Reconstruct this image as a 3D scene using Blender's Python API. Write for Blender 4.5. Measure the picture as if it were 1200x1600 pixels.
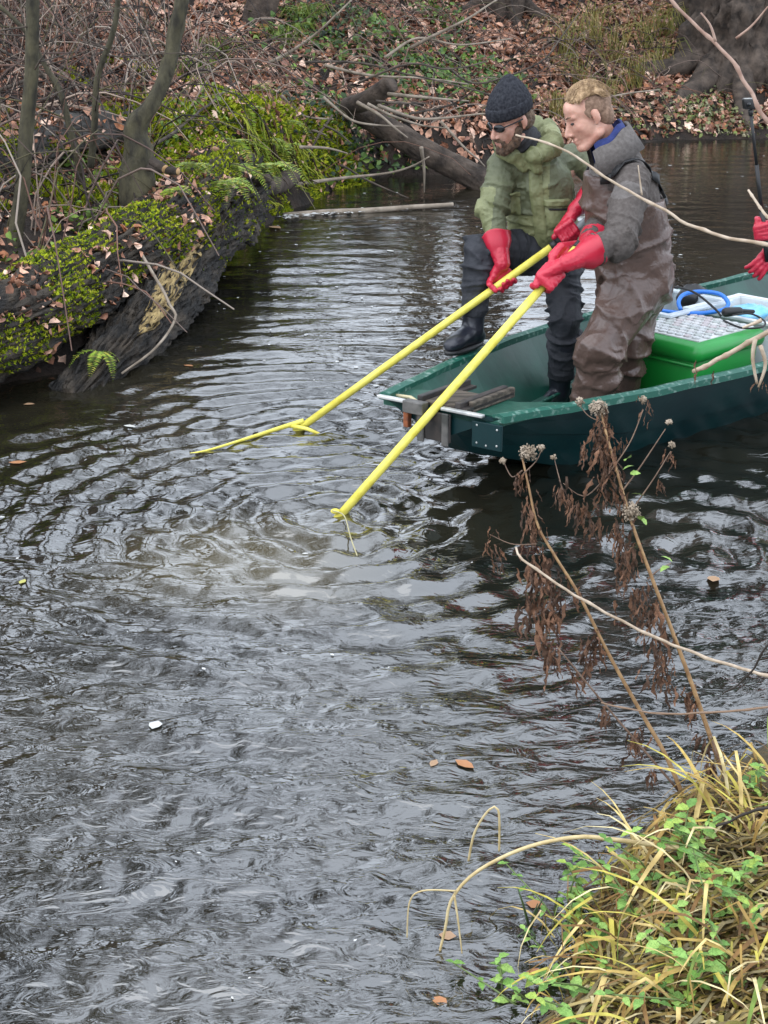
import bpy, bmesh, math, random
import numpy as np
from mathutils import Vector, Matrix, Quaternion, noise as mnoise
random.seed(7); RNG = np.random.default_rng(7)
for o in list(bpy.data.objects): bpy.data.objects.remove(o)
SC = bpy.context.scene
COL = SC.collection
PI = math.pi

# ---------------------------------------------------------------- camera, sky, sun, exposure
CAM_H, CAM_T, CAM_F = 2.1, math.radians(20.5), 2300.0      # eye height over the water, downward pitch, focal length in photo pixels
cam = bpy.data.cameras.new('camera'); camo = bpy.data.objects.new('camera', cam); COL.objects.link(camo)
camo.location = (0, 0, CAM_H); camo.rotation_euler = (PI/2-CAM_T, 0, 0)
cam.sensor_fit = 'VERTICAL'; cam.sensor_height = 36; cam.lens = 36*CAM_F/1600
cam.clip_start = 0.05; cam.clip_end = 400
SC.camera = camo
SUN_EL, SUN_AZ = math.radians(58), math.radians(238)        # soft light from behind the camera, high
W = bpy.data.worlds.new('World'); SC.world = W; W.use_nodes = True
wn = W.node_tree.nodes; wl = W.node_tree.links
bg = wn['Background']
sky = wn.new('ShaderNodeTexSky'); sky.sky_type = 'NISHITA'; sky.sun_disc = False
sky.sun_elevation = SUN_EL; sky.sun_rotation = SUN_AZ; sky.air_density = 1.0; sky.dust_density = 1.0
hs = wn.new('ShaderNodeHueSaturation'); hs.inputs['Saturation'].default_value = 0.35
wl.new(sky.outputs[0], hs.inputs['Color'])
wm = wn.new('ShaderNodeMix'); wm.data_type = 'RGBA'; wm.inputs[0].default_value = 0.75      # even cloud cover over the clear sky
wl.new(hs.outputs[0], wm.inputs[6]); wm.inputs[7].default_value = (7.9, 8.7, 9.9, 1)
wl.new(wm.outputs[2], bg.inputs['Color'])
bg.inputs['Strength'].default_value = 0.12
sl = bpy.data.lights.new('sun', 'SUN'); slo = bpy.data.objects.new('sun', sl); COL.objects.link(slo)
sl.energy = 0.5; sl.angle = math.radians(80); sl.color = (1.0, 0.97, 0.92)
sd = Vector((math.sin(SUN_AZ)*math.cos(SUN_EL), math.cos(SUN_AZ)*math.cos(SUN_EL), math.sin(SUN_EL)))
slo.rotation_euler = sd.to_track_quat('Z', 'Y').to_euler(); slo.location = (0, 0, 12)
SC.view_settings.view_transform = 'Standard'; SC.view_settings.look = 'None'
SC.view_settings.exposure = 1.2; SC.view_settings.gamma = 1
SC.cycles.max_bounces = 6; SC.cycles.diffuse_bounces = 1; SC.cycles.glossy_bounces = 3; SC.cycles.transparent_max_bounces = 8
try: SC.cycles.use_denoising = True
except Exception: pass

# ---------------------------------------------------------------- helpers
CT, ST = math.cos(CAM_T), math.sin(CAM_T)
def ray(u, v):
    x = (u-600)/CAM_F; y = (800-v)/CAM_F
    return Vector((x, y*ST+CT, y*CT-ST))
def atz(u, v, z):            # point of the place on the level z
    d = ray(u, v); t = (z-CAM_H)/d.z
    return Vector((d.x*t, d.y*t, z))
def aty(u, v, Y):            # point of the place at distance Y
    d = ray(u, v); t = Y/d.y
    return Vector((d.x*t, Y, CAM_H+d.z*t))

def V(*a): return Vector(a)
class MB:
    """collects shapes; build() links them as ONE mesh object"""
    def __init__(s): s.v = []; s.f = []; s.c = []; s.mi = []; s.col = (1, 1, 1); s.m = 0
    def add(s, vs, fs, col=None):
        b = len(s.v); s.v.extend([tuple(q) for q in vs]); c = col or s.col
        s.c.extend([c]*len(vs))
        for f in fs: s.f.append(tuple(i+b for i in f)); s.mi.append(s.m)
    def tube(s, pts, rad, n=6, col=None, cap=True, rough=0, seed=0):
        pts = [Vector(p) for p in pts]; k = len(pts)
        if not hasattr(rad, '__len__'): rad = [rad]*k
        elif len(rad) == 2 and k != 2: rad = [rad[0]+(rad[1]-rad[0])*i/(k-1) for i in range(k)]
        vs = []; fs = []; N = None
        for i, p in enumerate(pts):
            t = (pts[min(i+1, k-1)]-pts[max(i-1, 0)])
            if t.length < 1e-9: t = V(0, 0, 1)
            t.normalize()
            if N is None: N = t.orthogonal().normalized()
            else:
                N = N-t*N.dot(t)
                N = N.normalized() if N.length > 1e-6 else t.orthogonal().normalized()
            B = t.cross(N)
            for j in range(n):
                a = 2*PI*j/n; r = rad[i]
                if rough: r *= 1+rough*mnoise.noise(V(p.x*3+math.cos(a)*1.3+seed, p.y*3+math.sin(a)*1.3, p.z*3+i*.31))
                vs.append(p+(N*math.cos(a)+B*math.sin(a))*r)
        for i in range(k-1):
            for j in range(n):
                a = i*n+j; b = i*n+(j+1) % n
                fs.append((a, b, b+n, a+n))
        if cap and n > 2:
            fs.append(tuple(range(n-1, -1, -1))); fs.append(tuple((k-1)*n+j for j in range(n)))
        s.add(vs, fs, col)
    def loft(s, rings, n=16, col=None):
        """rings: (centre, X half axis vector, Y half axis vector, [power])"""
        vs = []; fs = []; k = len(rings)
        for rg in rings:
            c, X, Y = Vector(rg[0]), Vector(rg[1]), Vector(rg[2]); pw = rg[3] if len(rg) > 3 else 1.0
            for j in range(n):
                a = 2*PI*j/n; ca, sa = math.cos(a), math.sin(a)
                ca = math.copysign(abs(ca)**pw, ca); sa = math.copysign(abs(sa)**pw, sa)
                vs.append(c+X*ca+Y*sa)
        for i in range(k-1):
            for j in range(n):
                a = i*n+j; b = i*n+(j+1) % n; fs.append((a, b, b+n, a+n))
        fs.append(tuple(range(n-1, -1, -1))); fs.append(tuple((k-1)*n+j for j in range(n)))
        s.add(vs, fs, col)
    def box(s, c, hx, hy, hz, X=None, Y=None, Z=None, col=None, bev=0):
        X = (X or V(1, 0, 0)).normalized(); Y = (Y or V(0, 1, 0)).normalized(); Z = (Z or V(0, 0, 1)).normalized()
        c = Vector(c)
        if bev <= 0:
            vs = [c+X*hx*i+Y*hy*j+Z*hz*k for k in (-1, 1) for j in (-1, 1) for i in (-1, 1)]
            s.add(vs, [(0, 2, 3, 1), (4, 5, 7, 6), (0, 1, 5, 4), (2, 6, 7, 3), (0, 4, 6, 2), (1, 3, 7, 5)], col); return
        bm = bmesh.new(); bmesh.ops.create_cube(bm, size=2)
        for q in bm.verts: q.co = V(q.co.x*hx, q.co.y*hy, q.co.z*hz)
        bmesh.ops.bevel(bm, geom=list(bm.edges), offset=bev, segments=2, affect='EDGES', profile=.5)
        bm.verts.index_update()
        s.add([c+X*q.co.x+Y*q.co.y+Z*q.co.z for q in bm.verts], [[q.index for q in f.verts] for f in bm.faces], col); bm.free()
    def ell(s, c, rx, ry, rz, X=None, Y=None, Z=None, n=16, m=10, col=None):
        X = X or V(1, 0, 0); Y = Y or V(0, 1, 0); Z = Z or V(0, 0, 1); c = Vector(c)
        vs = [c-Z*rz]; fs = []
        for i in range(1, m):
            ph = -PI/2+PI*i/m
            for j in range(n):
                a = 2*PI*j/n
                vs.append(c+X*rx*math.cos(ph)*math.cos(a)+Y*ry*math.cos(ph)*math.sin(a)+Z*rz*math.sin(ph))
        vs.append(c+Z*rz); T = len(vs)-1
        for j in range(n): fs.append((0, 1+(j+1) % n, 1+j)); fs.append((T, 1+(m-2)*n+j, 1+(m-2)*n+(j+1) % n))
        for i in range(m-2):
            for j in range(n):
                a = 1+i*n+j; b = 1+i*n+(j+1) % n; fs.append((a, b, b+n, a+n))
        s.add(vs, fs, col)
    def cap(s, p0, p1, r0, r1, n=14, col=None):
        """tapered capsule"""
        p0, p1 = Vector(p0), Vector(p1); t = p1-p0
        if t.length < 1e-6: t = V(0, 0, 1)
        L = t.length; t = t.normalized(); pts = []; rr = []
        for a in (89, 65, 40, 18): a = math.radians(a); pts.append(p0-t*r0*math.sin(a)); rr.append(r0*math.cos(a))
        for k in range(6): pts.append(p0.lerp(p1, k/5)); rr.append(r0+(r1-r0)*k/5)
        for a in (18, 40, 65, 89): a = math.radians(a); pts.append(p1+t*r1*math.sin(a)); rr.append(r1*math.cos(a))
        s.tube(pts, rr, n, col)
    def mesh(s, name, smooth=True):
        me = bpy.data.meshes.new(name); me.from_pydata(s.v, [], s.f); 
        if smooth: me.polygons.foreach_set('use_smooth', [True]*len(me.polygons))
        if any(m for m in s.mi): me.polygons.foreach_set('material_index', s.mi)
        if any(c != (1, 1, 1) for c in s.c):
            ca = me.color_attributes.new('Col', 'FLOAT_COLOR', 'POINT')
            arr = np.ones((len(s.v), 4), np.float32); arr[:, :3] = np.array(s.c, np.float32)
            ca.data.foreach_set('color', arr.ravel())
        me.update(); return me
    def build(s, name, mat, parent=None, smooth=True, **tags):
        return link(name, s.mesh(name, smooth), mat, parent, **tags)

def link(name, me, mat=None, parent=None, **tags):
    o = bpy.data.objects.new(name, me); COL.objects.link(o)
    if mat is not None:
        for m in (mat if isinstance(mat, (list, tuple)) else [mat]): me.materials.append(m)
    if parent is not None: put_under(o, parent)
    for k, q in tags.items(): o[k] = q
    return o
def put_under(o, parent):      # parts are modelled in place coordinates; keep them there
    o.parent = parent; o.matrix_parent_inverse = Matrix.Translation(-parent.location)
def thing(name, loc, label, category, group=None):
    o = bpy.data.objects.new(name, None); COL.objects.link(o); o.location = loc; o.empty_display_size = .1
    o['label'] = label; o['category'] = category
    if group: o['group'] = group
    return o
def tagit(o, label, category, group=None):
    o['label'] = label; o['category'] = category
    if group: o['group'] = group
    return o
def np_mesh(name, v, tris_or_quads, col=None, smooth=False):
    """fast mesh from arrays; faces (n,3) or (n,4)"""
    me = bpy.data.meshes.new(name); v = np.asarray(v, np.float32); f = np.asarray(tris_or_quads, np.int32)
    me.vertices.add(len(v)); me.vertices.foreach_set('co', v.ravel())
    k = f.shape[1]; me.loops.add(f.size); me.loops.foreach_set('vertex_index', f.ravel())
    me.polygons.add(len(f)); me.polygons.foreach_set('loop_start', np.arange(0, f.size, k, dtype=np.int32))
    me.polygons.foreach_set('loop_total', np.full(len(f), k, np.int32))
    if smooth: me.polygons.foreach_set('use_smooth', np.ones(len(f), bool))
    if col is not None:
        ca = me.color_attributes.new('Col', 'FLOAT_COLOR', 'POINT')
        a = np.ones((len(v), 4), np.float32); a[:, :3] = col; ca.data.foreach_set('color', a.ravel())
    me.update(calc_edges=True); me.validate(); return me

# ---------------------------------------------------------------- materials
def material(name, col, rough=.7, col2=None, scale=8.0, detail=4, mix=(.35, .65), bump=0.0, bscale=None, bdist=.01, spec=.5,
             attr=False, stretch=None, third=None, metallic=0, sss=0, trans=0, coat=0):
    m = bpy.data.materials.new(name); m.use_nodes = True; nt = m.node_tree; N = nt.nodes; L = nt.links
    p = N['Principled BSDF']; p.inputs['Roughness'].default_value = rough; p.inputs['Specular IOR Level'].default_value = spec
    p.inputs['Metallic'].default_value = metallic; p.inputs['Coat Weight'].default_value = coat
    tc = N.new('ShaderNodeTexCoord'); src = tc.outputs['Object']
    if stretch:
        mp = N.new('ShaderNodeMapping'); mp.inputs['Scale'].default_value = stretch; L.new(src, mp.inputs['Vector']); src = mp.outputs['Vector']
    base = None
    if attr:
        at = N.new('ShaderNodeAttribute'); at.attribute_name = 'Col'; base = at.outputs['Color']
    if col2 is not None:
        nz = N.new('ShaderNodeTexNoise'); nz.inputs['Scale'].default_value = scale; nz.inputs['Detail'].default_value = detail
        L.new(src, nz.inputs['Vector'])
        r = N.new('ShaderNodeValToRGB'); L.new(nz.outputs['Fac'], r.inputs['Fac'])
        r.color_ramp.elements[0].position = mix[0]; r.color_ramp.elements[1].position = mix[1]
        r.color_ramp.elements[0].color = (*col, 1); r.color_ramp.elements[1].color = (*col2, 1)
        if third:
            e = r.color_ramp.elements.new(third[0]); e.color = (*third[1], 1)
        c = r.outputs['Color']
        if base is not None:
            mx = N.new('ShaderNodeMix'); mx.data_type = 'RGBA'; mx.blend_type = 'MULTIPLY'; mx.inputs[0].default_value = 1
            L.new(base, mx.inputs[6]); L.new(c, mx.inputs[7]); c = mx.outputs[2]
        L.new(c, p.inputs['Base Color'])
    elif base is not None: L.new(base, p.inputs['Base Color'])
    else: p.inputs['Base Color'].default_value = (*col, 1)
    if bump:
        bz = N.new('ShaderNodeTexNoise'); bz.inputs['Scale'].default_value = bscale or scale*3; bz.inputs['Detail'].default_value = 5
        L.new(src, bz.inputs['Vector'])
        b = N.new('ShaderNodeBump'); b.inputs['Strength'].default_value = bump; b.inputs['Distance'].default_value = bdist
        L.new(bz.outputs['Fac'], b.inputs['Height']); L.new(b.outputs['Normal'], p.inputs['Normal'])
    if sss: p.inputs['Subsurface Weight'].default_value = sss; p.inputs['Subsurface Radius'].default_value = (.012, .005, .003)
    if trans:
        p.inputs['Transmission Weight'].default_value = trans
    return m
# ---------------------------------------------------------------- the river bank line and the terrain
WL = [  # waterline x, y, lip height, slope inland
 (-16, 4.6, .25, .28), (-6, 6.0, .25, .28), (-3.4, 6.9, .22, .26), (-2.05, 7.5, .16, .30), (-1.55, 8.0, .12, .34), (-1.48, 9.0, .26, .34), (-1.38, 10.4, .50, .32),
 (-1.22, 11.6, .92, .26), (-1.02, 12.9, .95, .28), (-.62, 14.3, .75, .38), (0.0, 15.7, .42, .46), (1.0, 15.9, .30, .48), (2.2, 17.2, .18, .50), (3.4, 18.9, .08, .52),
 (4.9, 19.25, .06, .50), (8, 19.6, .1, .5), (22, 20.5, .2, .5)]
WLa = np.array(WL)
def bank_d(x, y):
    """signed distance inland of the far waterline, lip height and slope there"""
    x = np.asarray(x, float); y = np.asarray(y, float)
    best = np.full(x.shape, 1e9); sg = np.ones(x.shape); lip = np.zeros(x.shape); slp = np.zeros(x.shape)
    for a, b in zip(WLa[:-1], WLa[1:]):
        dx, dy = b[0]-a[0], b[1]-a[1]; L2 = dx*dx+dy*dy
        t = np.clip(((x-a[0])*dx+(y-a[1])*dy)/L2, 0, 1)
        px, py = a[0]+t*dx, a[1]+t*dy; d = np.hypot(x-px, y-py)
        s = np.sign(dx*(y-a[1])-dy*(x-a[0])); m = d < best-1e-9
        best = np.where(m, d, best); sg = np.where(m, s, sg)
        lip = np.where(m, a[2]+t*(b[2]-a[2]), lip); slp = np.where(m, a[3]+t*(b[3]-a[3]), slp)
    return best*sg, lip, slp
_ph = RNG.uniform(0, 6.28, (40,)); _dr = RNG.uniform(0, 6.28, (40,))
def lumps(x, y, f0, n=8, k0=0):
    s = 0
    for i in range(n):
        f = f0*(1.0+.32*i); a = _dr[k0+i]; s = s+np.sin(f*(x*math.cos(a)+y*math.sin(a))+_ph[k0+i])/(1+.3*i)
    return s/3.0
def bank_h(x, y):
    d, lip, slp = bank_d(x, y)
    dd = d+.10*lumps(x, y, 2.2)+.05*lumps(x, y, 6.0, 8, 10)
    t = np.clip((dd+.04)/.34, 0, 1); t = t*t*(3-2*t)
    up = np.maximum(dd, 0)
    h = lip*t+slp*9*(1-np.exp(-up/9))+np.minimum(up, 1)*(.10*lumps(x, y, 1.5, 8, 4)+.035*lumps(x, y, 5, 8, 20))
    return np.where(dd < -.04, np.maximum(dd, -1.2)*.7-.03, h-.03)

M_soil = material('leafy_soil', (.010, .007, .005), .95, (.04, .025, .017), 5, 6, (.35, .7), bump=.8, bscale=30, bdist=.03)
gx = np.arange(-13, 16.01, .12); gy = np.arange(5.5, 40, .14)
X, Y = np.meshgrid(gx, gy); Z = bank_h(X, Y)
idx = np.arange(X.size).reshape(X.shape)
q = np.stack([idx[:-1, :-1], idx[:-1, 1:], idx[1:, 1:], idx[1:, :-1]], -1).reshape(-1, 4)
keep = (Z.ravel()[q].max(1) > -.45)
class Grid:                                                   # quick height look-up on a finished sheet of ground
    def __init__(s, gx, gy, Z): s.x0, s.y0, s.dx, s.dy, s.Z = gx[0], gy[0], gx[1]-gx[0], gy[1]-gy[0], Z
    def __call__(s, x, y):
        fx = min(max((x-s.x0)/s.dx, 0), s.Z.shape[1]-1.001); fy = min(max((y-s.y0)/s.dy, 0), s.Z.shape[0]-1.001); i, j = int(fx), int(fy); a, c = fx-i, fy-j; Z = s.Z
        return float((Z[j, i]*(1-a)+Z[j, i+1]*a)*(1-c)+(Z[j+1, i]*(1-a)+Z[j+1, i+1]*a)*c)
    def many(s, x, y):
        fx = np.clip((x-s.x0)/s.dx, 0, s.Z.shape[1]-1.001); fy = np.clip((y-s.y0)/s.dy, 0, s.Z.shape[0]-1.001); i = fx.astype(int); j = fy.astype(int); a, c = fx-i, fy-j; Z = s.Z
        return (Z[j, i]*(1-a)+Z[j, i+1]*a)*(1-c)+(Z[j+1, i]*(1-a)+Z[j+1, i+1]*a)*c
FAR_G = Grid(gx, gy, Z)
bank = link('river_bank', np_mesh('river_bank', np.stack([X, Y, Z], -1).reshape(-1, 3), q[keep], smooth=True), M_soil, kind='structure')

# near bank at lower right, under the camera
NB = np.array([(-6, .6), (-1.2, 1.35), (.1, 2.2), (.42, 2.62), (.50, 2.95), (.62, 3.25), (.86, 3.5), (1.15, 3.75), (1.6, 4.1), (3, 4.7), (9, 6)])
def near_d(x, y):
    x = np.asarray(x, float); y = np.asarray(y, float); best = np.full(x.shape, 1e9); sg = np.ones(x.shape)
    for a, b in zip(NB[:-1], NB[1:]):
        dx, dy = b-a; t = np.clip(((x-a[0])*dx+(y-a[1])*dy)/(dx*dx+dy*dy), 0, 1)
        d = np.hypot(x-a[0]-t*dx, y-a[1]-t*dy); s = -np.sign(dx*(y-a[1])-dy*(x-a[0])); m = d < best-1e-9
        best = np.where(m, d, best); sg = np.where(m, s, sg)
    return best*sg
def near_h(x, y):
    d = near_d(x, y)+.04*lumps(x, y, 6, 8, 2)
    return np.where(d < 0, np.maximum(d, -.6)*.8-.02, .10*np.clip(d/.12, 0, 1)+.34*np.maximum(d, 0)*(1-.25*np.clip(d/4, 0, 1))-.02+.03*lumps(x, y, 9, 8, 12)*np.clip(d/.3, 0, 1))
gx = np.arange(-6, 9, .07); gy = np.arange(-5, 6.6, .07)
X, Y = np.meshgrid(gx, gy); Z = near_h(X, Y); idx = np.arange(X.size).reshape(X.shape)
q = np.stack([idx[:-1, :-1], idx[:-1, 1:], idx[1:, 1:], idx[1:, :-1]], -1).reshape(-1, 4)
NEAR_G = Grid(gx, gy, Z)
keep = (Z.ravel()[q].max(1) > -.4)
M_nsoil = material('grassy_soil', (.045, .035, .018), .95, (.12, .09, .04), 14, 6, (.35, .7), bump=.8, bscale=50, bdist=.02)
link('near_bank', np_mesh('near_bank', np.stack([X, Y, Z], -1).reshape(-1, 3), q[keep], smooth=True), M_nsoil, kind='structure')

# ---------------------------------------------------------------- river water: ripples modelled as height, finer ripples as bump
TIP1 = atz(462, 668, 0); TIP2 = atz(527, 803, 0)
gx = np.concatenate([np.arange(-9, -3, .12), np.arange(-3, 3.2, .022), np.arange(3.2, 12, .12)])
gy = np.concatenate([np.arange(.3, 2.2, .1), np.arange(2.2, 9.0, .020), np.arange(9.0, 14, .035), np.arange(14, 21.5, .09)])
X, Y = np.meshgrid(gx, gy)
Z = np.zeros_like(X)
for (t, A, lam, dec, c) in ((TIP1, .0075, .16, 1.3, .3), (TIP2, .0105, .18, 1.7, 0.), (V(-.45, 5.25, 0), .006, .21, 1.5, 1.), (V(1.2, 5.2, 0), .0075, .23, 1.6, 2.)):
    r = np.hypot(X-t.x, (Y-t.y))+.05*lumps(X, Y, 3.1, 8, 3)+.02*lumps(X, Y, 11, 8, 9)
    Z += A*np.sin(2*PI*r/lam+c)*np.exp(-r/dec)*np.clip(r/.12, 0, 1)*(.8+.35*lumps(X, Y, 1.7, 8, 15))
amp = .55+.45*lumps(X, Y, .9, 8, 22)
for i in range(26):                                          # flowing ripples, mostly across the stream
    lam = RNG.uniform(.11, .42); a = RNG.normal(1.5, .5); k = 2*PI/lam
    Z += .0009*(lam/.2)*amp*np.sin(k*(X*math.cos(a)+Y*math.sin(a))+.8*lumps(X, Y, 2+.2*i % 3, 8, i)+RNG.uniform(0, 6))
near = np.clip((5.2-Y)/2.2, 0, 1)                            # choppier, small-scaled riffle near the bank
for i in range(26):
    lam = RNG.uniform(.05, .13); a = RNG.uniform(0, PI); k = 2*PI/lam
    Z += .00062*(lam/.08)*(.25+near)*np.sin(k*(X*math.cos(a)+Y*math.sin(a))+1.6*lumps(X, Y, 4, 8, i % 20)+RNG.uniform(0, 6))
Z = Z*1.5-.008
calm = np.exp(-((X+1.6)/.7)**2-((Y-7.1)/.5)**2)
Z = Z*(1-.8*calm)*(1-.55*np.clip((Y-7.2)/1.5, 0, 1))*(1-.45*np.clip((4.9-Y)/1.2, 0, 1))
_wx, _wy, _wz = gx, gy, Z
def water_h(x, y): return float(_wz[min(np.searchsorted(_wy, y), len(_wy)-1), min(np.searchsorted(_wx, x), len(_wx)-1)])
idx = np.arange(X.size).reshape(X.shape)
q = np.stack([idx[:-1, :-1], idx[:-1, 1:], idx[1:, 1:], idx[1:, :-1]], -1).reshape(-1, 4)
M_water = bpy.data.materials.new('river_water'); M_water.use_nodes = True
nt = M_water.node_tree; N = nt.nodes; L = nt.links; p = N['Principled BSDF']
p.inputs['Roughness'].default_value = .03; p.inputs['IOR'].default_value = 2.5; p.inputs['Specular IOR Level'].default_value = .5
tc = N.new('ShaderNodeTexCoord')
n1 = N.new('ShaderNodeTexNoise'); n1.inputs['Scale'].default_value = .8; n1.inputs['Detail'].default_value = 5; n1.inputs['Distortion'].default_value = .6
L.new(tc.outputs['Object'], n1.inputs['Vector'])
r = N.new('ShaderNodeValToRGB'); L.new(n1.outputs['Fac'], r.inputs['Fac'])
r.color_ramp.elements[0].position = .38; r.color_ramp.elements[0].color = (.007, .007, .005, 1)
r.color_ramp.elements[1].position = .68; r.color_ramp.elements[1].color = (.022, .019, .011, 1)
# silt stirred up under the second pole
gm = N.new('ShaderNodeVectorMath'); gm.operation = 'DISTANCE'; L.new(tc.outputs['Object'], gm.inputs[0]); sc_ = atz(400, 870, 0); gm.inputs[1].default_value = tuple(sc_)
mr = N.new('ShaderNodeMapRange'); mr.inputs[1].default_value = .75; mr.inputs[2].default_value = .1; mr.interpolation_type = 'SMOOTHSTEP'
L.new(gm.outputs['Value'], mr.inputs[0])
mm = N.new('ShaderNodeMath'); mm.operation = 'MULTIPLY'; L.new(mr.outputs[0], mm.inputs[0]); L.new(n1.outputs['Fac'], mm.inputs[1])
mx = N.new('ShaderNodeMix'); mx.data_type = 'RGBA'; L.new(mm.outputs[0], mx.inputs[0]); L.new(r.outputs['Color'], mx.inputs[6]); mx.inputs[7].default_value = (.13, .11, .065, 1)
L.new(mx.outputs[2], p.inputs['Base Color'])
b1 = N.new('ShaderNodeTexNoise'); b1.inputs['Scale'].default_value = 13; b1.inputs['Detail'].default_value = 3; b1.inputs['Distortion'].default_value = 1.4; b1.inputs['Roughness'].default_value = .45
mp = N.new('ShaderNodeMapping'); mp.inputs['Scale'].default_value = (.62, 1.35, 1); mp.inputs['Rotation'].default_value = (0, 0, .12)
L.new(tc.outputs['Object'], mp.inputs['Vector']); L.new(mp.outputs['Vector'], b1.inputs['Vector'])
bp = N.new('ShaderNodeBump'); bp.inputs['Strength'].default_value = 1.0; bp.inputs['Distance'].default_value = .0105
sx = N.new('ShaderNodeSeparateXYZ'); L.new(tc.outputs['Object'], sx.inputs[0])
mk = N.new('ShaderNodeMapRange'); mk.inputs[1].default_value = 5.4; mk.inputs[2].default_value = 3.4; mk.inputs[3].default_value = .3; mk.inputs[4].default_value = 1.0; L.new(sx.outputs['Y'], mk.inputs[0])   # smooth swell in midstream, choppy over the shallows
mh = N.new('ShaderNodeMath'); mh.operation = 'MULTIPLY'; L.new(b1.outputs['Fac'], mh.inputs[0]); L.new(mk.outputs[0], mh.inputs[1]); L.new(mh.outputs[0], bp.inputs['Height']); L.new(bp.outputs['Normal'], p.inputs['Normal'])
WATER = link('river_water', np_mesh('river_water', np.stack([X, Y, Z], -1).reshape(-1, 3), q, smooth=True), M_water, kind='structure')
# ---------------------------------------------------------------- the green work punt
M_green = material('boat_green', (.0035, .036, .026), .42, (.012, .092, .064), 5, 9, (.3, .72), bump=.25, bscale=20, bdist=.004)
M_hull = material('hull_green', (.001, .021, .024), .45, (.003, .033, .034), 4, 7, (.35, .7), bump=.25, bscale=18, bdist=.005, spec=.3)
M_rail = material('worn_green_rail', (.010, .095, .065), .45, (.30, .42, .37), 34, 9, (.54, .80), bump=.2, bscale=40, bdist=.003)
M_deck = material('deck_green', (.006, .065, .042), .55, (.025, .11, .075), 26, 6, (.45, .8), bump=.5, bscale=120, bdist=.002)
M_alu = material('worn_aluminium', (.32, .33, .32), .45, (.62, .62, .60), 14, 6, metallic=.5, bump=.1)
M_iron = material('dark_iron', (.018, .017, .018), .5, (.05, .04, .035), 20, 4)
M_wood = material('weathered_wood', (.035, .027, .020), .85, (.13, .105, .08), 6, 6, stretch=(1, 6, 6), bump=.5)
M_steelplate = material('dull_steel_plate', (.06, .06, .056), .5, (.17, .16, .15), 14, 5, metallic=.3)
M_orange = material('rust_orange', (.35, .10, .03), .7, (.12, .04, .02), 25, 4)
def lerp_poly(pts, n):
    P = [Vector(p) for p in pts]; d = [0]
    for a, b in zip(P, P[1:]): d.append(d[-1]+(b-a).length)
    out = []
    for i in range(n):
        s = d[-1]*i/(n-1); k = max(j for j in range(len(d)) if d[j] <= s+1e-9); k = min(k, len(P)-2)
        t = (s-d[k])/(d[k+1]-d[k]); 
        p0 = P[max(k-1, 0)]; p1 = P[k]; p2 = P[k+1]; p3 = P[min(k+2, len(P)-1)]
        m1 = (p2-p0)*.5; m2 = (p3-p1)*.5
        h = p1*(2*t**3-3*t*t+1)+m1*(t**3-2*t*t+t)+p2*(-2*t**3+3*t*t)+m2*(t**3-t*t)
        out.append(h)
    return out
NS = 22
nearG = lerp_poly([(.47, 5.65, .385), (.80, 5.895, .365), (1.14, 6.16, .345), (1.80, 6.68, .33), (2.5, 7.25, .33), (3.55, 8.15, .34)], NS)
farG = lerp_poly([(-.01, 5.99, .385), (.36, 6.70, .365), (.82, 7.40, .345), (1.43, 8.07, .335), (2.30, 8.93, .33), (2.72, 9.32, .34)], NS)
boat = thing('work_boat', V(1.6, 7.4, 0), 'dark green flat-bowed work boat carrying the men', 'boat')
def hull_pt(i, side, frac, off=0.0, zb=None):
    """side 0 near, 1 far; frac 0 gunwale .. 1 chine"""
    g = nearG[i] if side == 0 else farG[i]; o = farG[i] if side == 0 else nearG[i]
    inw = (o-g); inw.z = 0; inw.normalize()
    s = i/(NS-1); zbot = .255-.36*min(1, s/.25)**.8
    if zb is not None: zbot = max(zb, zbot+.03)
    p = g+inw*(off+.26*frac); p.z = g.z+(zbot-g.z)*frac
    return p
b = MB()
for side in (0, 1):
    rows = [[hull_pt(i, side, f) for f in (0, .25, .5, .52, .75, 1)] for i in range(NS)]
    for i in range(NS):                                       # a pressed strake half way down
        inw = (farG[i]-nearG[i] if side == 0 else nearG[i]-farG[i]); inw.z = 0; inw.normalize()
        for k in (3, 4, 5): rows[i][k] = rows[i][k]+inw*.018
    vs = [p for r in rows for p in r]; n = 6
    fs = [(i*n+k, (i+1)*n+k, (i+1)*n+k+1, i*n+k+1) for i in range(NS-1) for k in range(n-1)]
    if side == 1: fs = [f[::-1] for f in fs]
    b.add(vs, fs)
bot = [];
for i in range(NS):
    a = hull_pt(i, 0, 1); c = hull_pt(i, 1, 1); w = (c-a).normalized()
    bot += [a+w*.018, c-w*.018]
b.add(bot, [(2*i, 2*i+2, 2*i+3, 2*i+1) for i in range(NS-1)])
# bow and stern transom
for i in (0, NS-1):
    a, c = hull_pt(i, 0, 0), hull_pt(i, 1, 0); d, e = bot[2*i], bot[2*i+1]
    b.add([a, c, e, d], [(0, 1, 2, 3) if i == 0 else (3, 2, 1, 0)])
hull = b.build('hull', M_hull, boat, smooth=False)
b = MB()
for side in (0, 1):
    rows = [[hull_pt(i, side, f, .03, .0) for f in (0, .33, .66, 1)] for i in range(NS)]
    vs = [p for r in rows for p in r]
    fs = [(i*4+k, i*4+k+1, (i+1)*4+k+1, (i+1)*4+k) for i in range(NS-1) for k in range(3)]
    if side == 1: fs = [f[::-1] for f in fs]
    b.add(vs, fs)
fl = []
for i in range(NS): fl += [hull_pt(i, 0, 1, .03, .0), hull_pt(i, 1, 1, .03, .0)]
b.add(fl, [(2*i, 2*i+1, 2*i+3, 2*i+2) for i in range(NS-1)])
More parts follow.
